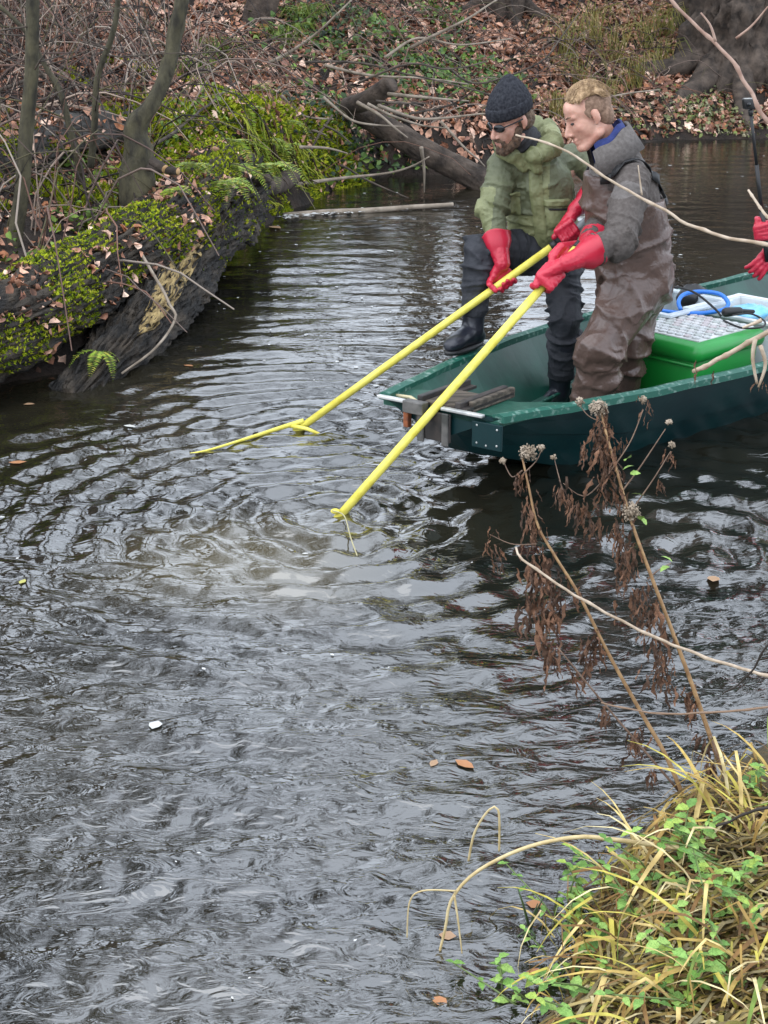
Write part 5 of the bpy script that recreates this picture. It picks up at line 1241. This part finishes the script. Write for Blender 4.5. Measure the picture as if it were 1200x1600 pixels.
# --- on the water: foam specks, drifting leaves
xs = []; cnt = 0
for _ in range(430):
    u, v = RNG.uniform(-20, 1220), RNG.uniform(225, 640) if RNG.random() < .93 else RNG.uniform(640, 1580); p = atz(u, v, .004)
    if bank_d(np.array([p.x]), np.array([p.y]))[0][0] > -.05 or near_d(np.array([p.x]), np.array([p.y]))[0] > -.03: continue
    if mnoise.noise(V(p.x*.7, p.y*.35, 2)) < -.12: continue
    p.z = water_h(p.x, p.y)+.001; xs.append(tuple(p))
xs = np.array(xs); link('foam_specks', leaf_mesh('foam_specks', xs, np.tile([[0, 0, 1.]], (len(xs), 1)), RNG.uniform(.010, .042, len(xs))*np.clip(xs[:, 1]/9, .25, 1.3), np.full((len(xs), 3), .72), .02, .6, .004, .02, .02), material('river_foam', (.55, .55, .53), .7), kind='stuff')
fm = []
for i in range(120):
    t = min(1, abs(RNG.normal(.15, .3))); p = atz(440+260*t+RNG.normal(0, 6), 339-19*t+RNG.normal(0, 1.6), .01); fm.append(tuple(p))
fm = np.array(fm); link('drift_foam', leaf_mesh('drift_foam', fm, np.tile([[0, 0, 1.]], (len(fm), 1)), RNG.uniform(.02, .07, len(fm)), np.full((len(fm), 3), .8), .08, .5, .006, .02, .03), bpy.data.materials['river_foam'], kind='stuff')
M_fleaf = material('drifting_leaf', (1, 1, 1), .5, attr=True)
TAN, OR, WH, YE = (.34, .21, .12), (.38, .17, .07), (.5, .5, .47), (.42, .40, .10)
for (u, v, s, c, nm) in ((243, 1132, .035, WH, 'pale'), (725, 1193, .045, OR, 'orange'), (678, 1192, .03, TAN, 'tan'), (688, 1563, .032, OR, 'orange'), (838, 1518, .030, OR, 'orange'), (835, 1410, .03, OR, 'orange'), (900, 1392, .034, TAN, 'tan'), (295, 570, .045, OR, 'orange'), (28, 720, .055, OR, 'orange'), (35, 910, .03, YE, 'yellow'), (1115, 903, .04, TAN, 'tan'), (202, 666, .045, WH, 'pale'), (45, 632, .04, TAN, 'tan'), (610, 392, .06, WH, 'pale'), (430, 357, .10, TAN, 'tan'), (668, 320, .05, WH, 'pale'), (1010, 1305, .03, TAN, 'tan'), (700, 1460, .028, TAN, 'tan')):
    p = atz(u, v, 0); p.z = water_h(p.x, p.y)+.001; m = leaf_mesh('floating_leaf', np.array([tuple(p)]), np.array([[0, 0, 1.]]), [s*1.4], np.array([c]), .02, .7, .003, .01, .02)
    tagit(link('floating_leaf', m, M_fleaf), '%s dead leaf drifting on the dark river' % nm, 'leaf', '%s leaves drifting on the river' % nm)
# ---------------------------------------------------------------- near bank: sedge, nettles, dead weeds, overhanging twigs
def near_hit(u, v): return hit(u, v, NEAR_G.many, .9, 6.5, 400)
def nground(x, y): return NEAR_G(x, y)
STRAW = [(.54, .39, .11), (.66, .51, .20), (.40, .26, .07), (.24, .13, .04), (.74, .63, .34), (.52, .45, .08)]
SEDG = [(.16, .24, .04), (.22, .28, .05)]
def blade_mesh(p0, az, L_, w, bend, up, col, seg=7, kink=None):
    """one sedge blade: a creased strip that arches over"""
    b = MB(); d = V(math.cos(az), math.sin(az), 0); s = V(-d.y, d.x, 0); p = V(0, 0, 0); el = up; vs = []
    for i in range(seg+1):
        t = i/seg; ww = w*(1-.9*t**1.6)*(.6+.4*min(1, t*4)); n_ = V(0, 0, 1)*math.cos(el)-d*math.sin(el)
        vs += [p-s*ww*.5, p-n_*ww*.18, p+s*ww*.5]
        el -= bend/seg*(1+.8*t)
        if kink is not None and i == kink: el -= 1.3
        p = p+(d*math.cos(el)+V(0, 0, 1)*math.sin(el))*L_/seg
    fs = []
    for i in range(seg):
        a = i*3; fs += [(a, a+1, a+4, a+3), (a+1, a+2, a+5, a+4)]
    b.add(vs, fs, col); return b.mesh('blade')
M_sedge = material('sedge_blade', (.55, .50, .42), .6, (1.1, 1.1, 1.1), 7, 6, attr=True, spec=.35)
VAR = []
for i in range(36):
    c = STRAW[i % 6] if i % 6 or i % 4 else SEDG[i % 2]
    m = blade_mesh(None, 0, 1.0, random.uniform(.014, .046), random.uniform(.8, 2.2), random.uniform(.9, 1.45), c, 7, random.choice([None, None, 3, 4])); m.materials.append(M_sedge); VAR.append(m)
def tussock(u, v, n, L_, label, az0=None, spr=2.6):
    c = near_hit(u, v); t = thing('sedge_tussock', c, label, 'grass', 'dry sedge tussocks on the near bank')
    for i in range(n):
        o = bpy.data.objects.new('blade', random.choice(VAR)); COL.objects.link(o); o.parent = t; o.location = (random.gauss(0, .05), random.gauss(0, .05), -.01)
        s = L_*random.uniform(.45, 1.2); o.scale = (s, s, s); a = (az0 if az0 is not None else random.uniform(0, 2*PI)); o.rotation_euler = (random.uniform(-.25, .25), random.uniform(-.25, .25), a+random.uniform(-.5, .5)*spr)
TL = 'tussock of long dry straw-coloured sedge on the grassy near bank'
for (u, v, n, L_, az) in ((1010, 1410, 22, .33, 2.8), (1095, 1345, 22, .33, 2.6), (1175, 1300, 20, .32, 2.4), (955, 1490, 22, .30, 3.4), (1040, 1500, 26, .36, 3.6), (1140, 1430, 24, .36, 3.2), (900, 1570, 20, .28, 3.9), (1010, 1590, 26, .32, 4.2), (1110, 1570, 26, .34, 4.2), (1190, 1520, 24, .34, 3.8), (1060, 1680, 22, .3, 4.4), (1170, 1680, 22, .32, 4.4), (1215, 1235, 18, .26, 2.4), (1240, 1300, 18, .3, 2.6), (1195, 1200, 14, .2, 2.2)): tussock(u, v, n, L_, TL, az)
# flattened straw over the soil
b = MB()
for _ in range(2600):
    u, v = random.uniform(820, 1320), random.uniform(1240, 1800); c = near_hit(u, v)
    if c.z < .0: continue
    a = random.gauss(3.3, .9); L_ = random.uniform(.06, .22); d = V(math.cos(a), math.sin(a), 0); s = V(-d.y, d.x, 0)*random.uniform(.0015, .005); vs = []
    for i in range(4):
        q_ = c+d*L_*(i/3-.4); q_.z = nground(q_.x, q_.y)+random.uniform(.004, .05); vs += [q_-s, q_+s]
    col = random.choice(STRAW); g = random.uniform(.18, .75); b.add(vs, [(2*i, 2*i+1, 2*i+3, 2*i+2) for i in range(3)], tuple(x_*g for x_ in col))
b.build('flattened_straw', M_sedge, smooth=False, kind='stuff')
# single stalks bending out over the water
def stalk(pl, Y0, Y1, r0, r1, label, mat, group=None):
    k = len(pl); P = [aty(u, v, Y0+(Y1-Y0)*i/(k-1)) for i, (u, v) in enumerate(pl)]; b = MB(); b.tube(lerp_poly(P, 30), [r0, r1], 7); return tagit(b.build('dry_stalk', mat), label, 'grass stalk', group)
M_straw = material('dry_straw', (.46, .34, .15), .65, (.62, .50, .27), 30, 4)
stalk([(1060, 1325), (960, 1312), (900, 1308), (820, 1325), (745, 1362), (706, 1405), (696, 1450), (684, 1500)], 2.85, 2.78, .0058, .003, 'long pale stalk arching down from the sedge into the river', M_straw)
stalk([(710, 1400), (716, 1440), (722, 1490)], 2.79, 2.76, .0028, .0015, 'short broken spike hanging from the arched pale stalk', M_straw)
stalk([(732, 1345), (742, 1300), (765, 1265), (779, 1268), (780, 1330)], 3.02, 3.0, .003, .0025, 'thin hooked stalk standing alone in the river', M_straw)
stalk([(712, 1392), (660, 1392), (640, 1410), (636, 1465)], 2.8, 2.78, .002, .0015, 'fine bent stalk reaching left of the arched pale one', M_straw)
M_dgreen = material('dark_sedge', (.025, .05, .02), .5, (.07, .11, .03), 20, 3)
wp = thing('water_plant', atz(826, 1440, 0), 'small dark green spiky plant standing in the shallow water', 'plant')
for i, (u, v) in enumerate(((808, 1385), (840, 1412), (850, 1400), (800, 1500), (812, 1512), (838, 1500))):
    b = MB(); a = atz(828, 1452, .01); e = aty(u, v, a.y-.02*(i > 2)); e.z = max(e.z, -.01); b.tube([a, a.lerp(e, .55)+V(0, 0, .006), e], [.004, .0012], 5); b.build('blade', M_dgreen, wp)
# --- nettles and cress: stems with paired leaves
def leaf_blade(L_, col, seed):
    r = random.Random(seed); b = MB(); w = L_*.36; n = 6; vs = []; 
    for i in range(n+1):
        t = i/n; ww = w*math.sin(PI*min(1, t*.93+.05))**.75*(1.1-.5*t)*(1+.10*(-1)**i); z = L_*(.10*t-.28*t*t); vs += [V(L_*t, -ww, z+ww*.25), V(L_*t, 0, z), V(L_*t, ww, z+ww*.25)]
    b.add(vs, [f for i in range(n) for f in ((i*3, i*3+1, i*3+4, i*3+3), (i*3+1, i*3+2, i*3+5, i*3+4))], col); m = b.mesh('leaf'); m.materials.append(M_green_leaf); return m
NL = [leaf_blade(1, c, i) for i, c in enumerate(((.16, .32, .06), (.22, .40, .09), (.12, .25, .05), (.27, .43, .10), (.30, .42, .07)))]
def nettle(u, v, H_, n, L_, label, group, base=None):
    c = base or near_hit(u, v); t = thing('leafy_weed', c, label, 'weed', group); ln = V(random.gauss(-.05, .08), random.gauss(-.03, .08), 0)
    b = MB(); b.tube([V(0, 0, 0)+c, c+ln*.4+V(0, 0, H_*.55), c+ln+V(0, 0, H_)], [.0028, .0015], 5); b.build('stem', material_stem, t)
    for i in range(n):
        tt = .25+.75*(i//2)/max(1, n//2-1) if n > 2 else .9; p = ln*tt+V(0, 0, H_*min(1, tt)); o = bpy.data.objects.new('leaf', random.choice(NL)); COL.objects.link(o); o.parent = t; o.location = p
        s = L_*random.uniform(.75, 1.2)*(1.1-.35*tt); o.scale = (s, s, s); o.rotation_euler = (random.uniform(-.3, .3), random.uniform(-.45, .25), (i % 2)*PI+(i//2)*1.35+random.uniform(-.4, .4))
material_stem = material('green_stem', (.12, .17, .05), .6)
NT = 'fresh green leafy weed growing through the dry sedge'
random.seed(23)
for (u, v) in ((880, 1440), (915, 1420), (960, 1400), (985, 1420), (870, 1530), (860, 1560), (900, 1520), (945, 1560), (1085, 1345), (1060, 1370), (1110, 1350), (1140, 1360), (1170, 1400), (1195, 1430), (1130, 1450), (1160, 1480), (1120, 1500), (1180, 1370), (1085, 1420), (1060, 1450), (1100, 1390), (960, 1530), (930, 1490), (1190, 1560), (1150, 1530), (1035, 1400), (1180, 1230), (1195, 1250), (840, 1600), (1190, 1600), (920, 1610), (1000, 1450), (1020, 1550), (1100, 1470), (1150, 1400), (1075, 1540), (890, 1480), (1060, 1590), (1130, 1590), (905, 1450), (880, 1500), (1040, 1340)):
    nettle(u, v, random.uniform(.06, .17), random.choice([10, 10, 12]), random.uniform(.022, .042), NT, 'green weeds on the near bank')
nettle(0, 0, .055, 8, .035, 'small feathery green sprig standing in the water by the near bank', None, atz(785, 1548, -.005)); nettle(0, 0, .03, 6, .03, 'little green sprig at the very edge of the near bank', None, atz(825, 1585, -.005))

# --- dead brown weeds leaning over the river
M_dstem = material('dead_weed_stem', (.20, .105, .042), .6, (.36, .22, .10), 40, 4)
M_ddark = material('dead_weed_dark_stem', (.12, .07, .045), .7, (.20, .13, .09), 40, 4)
M_shriv = material('shrivelled_leaf', (.075, .045, .032), .85, (.18, .115, .085), 30, 4, bump=.5)
M_seed = material('pale_seed_fluff', (.20, .15, .10), .95, (.42, .34, .26), 60, 3)
_nt = M_shriv.node_tree; _oi = _nt.nodes.new('ShaderNodeObjectInfo'); _mx = _nt.nodes.new('ShaderNodeMix'); _mx.data_type = 'RGBA'; _mx.blend_type = 'MULTIPLY'; _mx.inputs[0].default_value = 1
_rp = _nt.nodes.new('ShaderNodeValToRGB'); _rp.color_ramp.elements[0].color = (.55, .5, .45, 1); _rp.color_ramp.elements[1].color = (1.9, 1.5, 1.15, 1); _nt.links.new(_oi.outputs['Random'], _rp.inputs['Fac'])
_pb = _nt.nodes['Principled BSDF']; _old = _pb.inputs['Base Color'].links[0].from_socket; _nt.links.new(_old, _mx.inputs[6]); _nt.links.new(_rp.outputs['Color'], _mx.inputs[7]); _nt.links.new(_mx.outputs[2], _pb.inputs['Base Color'])
def shriv(seed):
    """a dry leaf hanging as a twisted, crumpled strip"""
    r = random.Random(seed); b = MB(); n = 8; vs = []; p = V(0, 0, 0); a = r.uniform(0, 6)
    for i in range(n+1):
        t = i/n; w = .075*math.sin(PI*min(1, .12+t*.85))**.7*r.uniform(.5, 1.4); a += r.uniform(-.9, 1.3); s = V(math.cos(a), math.sin(a), r.uniform(-.2, .2))
        vs += [p-s*w, p+V(r.uniform(-.06, .06), r.uniform(-.06, .06), 0), p+s*w]; p = p+V(r.uniform(-.07, .07), r.uniform(-.07, .07), -1/n)
    b.add(vs, [f for i in range(n) for f in ((i*3, i*3+1, i*3+4, i*3+3), (i*3+1, i*3+2, i*3+5, i*3+4))]); m = b.mesh('dried_leaf'); m.materials.append(M_shriv); return m
SH = [shriv(i) for i in range(12)]
def hang(t, p, n, L_, spread=.02):
    for i in range(n):
        o = bpy.data.objects.new('dried_leaf', random.choice(SH)); COL.objects.link(o); o.parent = t; o.matrix_parent_inverse = Matrix.Translation(-t.location)
        o.location = p+V(random.gauss(0, spread), random.gauss(0, spread), random.gauss(0, spread*1.4)); s = L_*random.uniform(.55, 1.25); o.scale = (s, s, s); o.rotation_euler = (random.uniform(-.35, .35), random.uniform(-.35, .35), random.uniform(0, 6.28))
def seed_head(t, p, r, n=40):
    b = MB()
    for i in range(n):
        d = V(random.gauss(0, 1), random.gauss(0, 1), random.gauss(.3, .8)).normalized(); q_ = p+d*r*random.uniform(.35, 1); b.tube([p+d*r*.2, q_], [.0005, .0004], 3); e = .0008+random.random()*.0014
        s1 = d.orthogonal().normalized()*e*2; s2 = d.cross(s1).normalized()*e*2; b.add([q_-s1, q_+s2, q_+s1, q_-s2, q_+d*e*2.4], [(0, 1, 4), (1, 2, 4), (2, 3, 4), (3, 0, 4)])
    b.build('seed_head', M_seed, t)
def weed(pl, Y0, Y1, r0, r1, label, clumps, heads, sides=(), mat=M_dstem):
    k = len(pl); P = [aty(u, v, Y0+(Y1-Y0)*i/(k-1)) for i, (u, v) in enumerate(pl)]; t = thing('dead_weed', P[0], label, 'weed', 'dead weeds leaning over the river')
    b = MB(); Q = lerp_poly(P, 60); b.tube(Q, [r0, r1], 8); b.build('stem', mat, t)
    Yof = lambda u, v: min(((600+CAM_F*q_.x/(q_.y*CT-(q_.z-CAM_H)*ST)-u)**2+(800-CAM_F*((q_.y*ST+(q_.z-CAM_H)*CT)/(q_.y*CT-(q_.z-CAM_H)*ST))-v)**2, q_.y) for q_ in Q)[1]
    for (pl2, r) in sides:
        p2 = [aty(u, v, Yof(*pl2[0])+.02*i) for i, (u, v) in enumerate(pl2)]
        if len(p2) == 2: p2 = [p2[0], p2[0].lerp(p2[1], .5)+V(0, 0, .004), p2[1]]
        b = MB(); b.tube(lerp_poly(p2, 12), [r, r*.5], 6); b.build('side_stem', M_ddark, t)
    for (u, v, n, L_, sp) in clumps: hang(t, aty(u, v, Yof(u, v)), int(n*2.0), L_*1.0, sp*1.2)
    for (u, v, r, n) in heads: seed_head(t, aty(u, v, Yof(u, v)), r, n*4)
    return t, Yof
tA, _ = weed([(1090, 1300), (1072, 1255), (1040, 1180), (1000, 1110), (950, 1020), (905, 930), (868, 870), (840, 820), (826, 760), (816, 715)], 3.30, 3.62, .0065, .0026, 'brown dead weed with shrivelled leaves and pale fluffy top, shorter of two',
     [(818, 745, 5, .05, .008), (828, 790, 8, .055, .012), (832, 830, 10, .06, .014), (838, 870, 12, .07, .018), (850, 910, 14, .075, .024), (838, 930, 10, .075, .02), (872, 920, 8, .07, .02), (852, 990, 10, .075, .016), (862, 1030, 7, .06, .014), (925, 1000, 8, .065, .010), (922, 1030, 5, .06, .008), (1000, 1150, 8, .05, .012), (985, 1165, 6, .05, .010), (1020, 1205, 5, .05, .006), (945, 1110, 5, .05, .006), (895, 1055, 5, .05, .006), (765, 845, 5, .04, .010), (775, 870, 4, .045, .008)],
     [(825, 708, .024, 60), (786, 720, .008, 14), (845, 700, .010, 16), (865, 715, .007, 10)], [(((816, 735), (800, 745), (787, 722)), .002), (((818, 740), (838, 720), (846, 702)), .002), (((1060, 1235), (1000, 1165), (940, 1095), (870, 1010)), .004), (((880, 770), (872, 740), (866, 716)), .0018), (((838, 850), (800, 850), (765, 835)), .0018)])
tB, YB = weed([(1165, 1310), (1150, 1260), (1120, 1180), (1085, 1080), (1048, 980), (1010, 880), (985, 810), (965, 740), (948, 680), (938, 640)], 3.25, 3.62, .0072, .003, 'brown dead weed with shrivelled leaves and yellowing seed head, taller of two',
     [(940, 665, 12, .06, .014), (944, 700, 12, .06, .014), (950, 735, 12, .06, .014), (958, 770, 8, .05, .012), (918, 700, 6, .05, .008), (965, 830, 12, .055, .018), (978, 860, 12, .055, .018), (975, 900, 8, .05, .014), (1008, 930, 10, .065, .018), (1012, 960, 10, .065, .018), (1030, 1010, 12, .06, .018), (1040, 1045, 10, .06, .016), (1075, 1085, 8, .06, .012), (1100, 1160, 8, .055, .010), (1112, 1195, 6, .06, .006), (880, 765, 6, .055, .008), (905, 790, 8, .055, .010), (930, 810, 6, .05, .008), (1010, 640, 5, .03, .008), (1045, 715, 5, .03, .008), (1030, 755, 4, .035, .006), (975, 690, 4, .03, .006), (870, 760, 3, .04, .005)],
     [(935, 640, .028, 80), (905, 628, .012, 20), (985, 800, .026, 60), (1005, 625, .010, 20), (1050, 695, .008, 16), (1045, 660, .007, 12)],
     [(((955, 735), (985, 690), (1005, 640)), .0022), (((970, 770), (1000, 730), (1040, 670)), .0024), (((985, 800), (1020, 750), (1048, 705)), .0022), (((955, 735), (915, 775), (880, 755)), .002), (((1012, 905), (1030, 890), (1048, 880)), .0026), (((942, 660), (920, 650), (905, 632)), .002), (((1165, 1310), (1130, 1210), (1110, 1150)), .005)])
for (u, v, L_) in ((985, 715, .035), (990, 728, .03), (1005, 775, .03), (1010, 820, .028), (1045, 885, .032), (1050, 878, .03), (985, 740, .025), (1000, 812, .028)):
    o = bpy.data.objects.new('fresh_leaf', NL[3]); COL.objects.link(o); o.parent = tB; o.matrix_parent_inverse = Matrix.Translation(-tB.location); o.location = aty(u, v, YB(u, v)-.01); o.scale = (L_, L_, L_); o.rotation_euler = (random.uniform(-.4, .8), random.uniform(-1, .2), random.uniform(0, 6.28))
# --- bare twigs reaching in from the right
M_ptwig = material('pale_twig', (.34, .25, .17), .7, (.52, .42, .32), 40, 4)
M_btwig = material('dark_twig', (.03, .022, .018), .7)
def twig(pl, Y, r0, r1, label, mat=M_ptwig, shoots=(), leaves=()):
    P = [aty(u, v, Y+.03*i) for i, (u, v) in enumerate(pl)]; t = thing('bare_twig', P[0], label, 'twig'); b = MB(); Q = lerp_poly(P, 40); Q = [p+V(mnoise.noise(p*25), 0, mnoise.noise(p*25+V(5, 0, 0)))*.004 for p in Q]
    b.tube(Q, [r0*(1+.25*(i % 7 == 0))+(r1-r0)*i/39 for i in range(40)], 7); b.build('stem', mat, t)
    for sp in shoots:
        p2 = [aty(u, v, Y+.02) for u, v in sp]
        if len(p2) == 2: p2 = [p2[0], p2[0].lerp(p2[1], .5)+V(.002, 0, 0), p2[1]]
        b = MB(); b.tube(lerp_poly(p2, 8), [r1*1.0, r1*.5], 6); b.build('side_shoot', mat, t)
    for (u, v, n, L_) in leaves: hang(t, aty(u, v, Y+.02), n, L_, .006)
twig([(1290, 405), (1200, 382), (1130, 370), (1075, 350), (1020, 318), (960, 285), (900, 245), (850, 222), (806, 211)], 3.0, .0042, .0020, 'long pale twig reaching across in front of the grey fleece', M_ptwig, [((1003, 305), (1000, 282), (997, 258))])
twig([(1290, 260), (1200, 190), (1165, 130), (1128, 78), (1085, 38), (1030, -20)], 3.0, .0048, .003, 'reddish twig slanting down past the rooted tree', material('reddish_twig', (.22, .12, .085), .7, (.40, .27, .21), 30, 4), [((1118, 65), (1110, 40), (1095, 20)), ((1150, 60), (1175, 40), (1200, 10))])
twig([(1290, 470), (1200, 518), (1150, 548), (1110, 568), (1085, 580)], 3.0, .0062, .005, 'stubby broken twig pointing over the boat side', M_ptwig, [((1180, 530), (1176, 560), (1183, 600)), ((1190, 500), (1160, 512)), ((1188, 540), (1196, 570), (1185, 605))], [(1088, 582, 2, .025), (1118, 575, 2, .03), (1180, 600, 2, .02), (1190, 598, 2, .02)])
twig([(1300, 1080), (1200, 1056), (1100, 1026), (1000, 985), (900, 932), (835, 888), (812, 872), (806, 856)], 3.2, .0045, .003, 'thin pale twig crossing in front of both dead weeds', M_ptwig)
twig([(1300, 1085), (1190, 1106), (1060, 1116), (985, 1108), (940, 1098)], 3.2, .0035, .002, 'thin brown twig crossing low behind the dead weeds', material('brown_twig', (.22, .14, .09), .7))
twig([(1260, 930), (1205, 1000), (1168, 1055), (1128, 1086)], 3.0, .0035, .0018, 'thin black twig curving at the right of the dead weeds', M_btwig)
twig([(1290, 1255), (1200, 1262), (1165, 1272), (1120, 1292)], 2.8, .004, .003, 'short black twig lying over the sedge', M_btwig)
twig([(1260, 380), (1205, 345), (1188, 325), (1168, 296)], 3.0, .004, .0025, 'short pale twig tip beside the red gloves', M_ptwig)
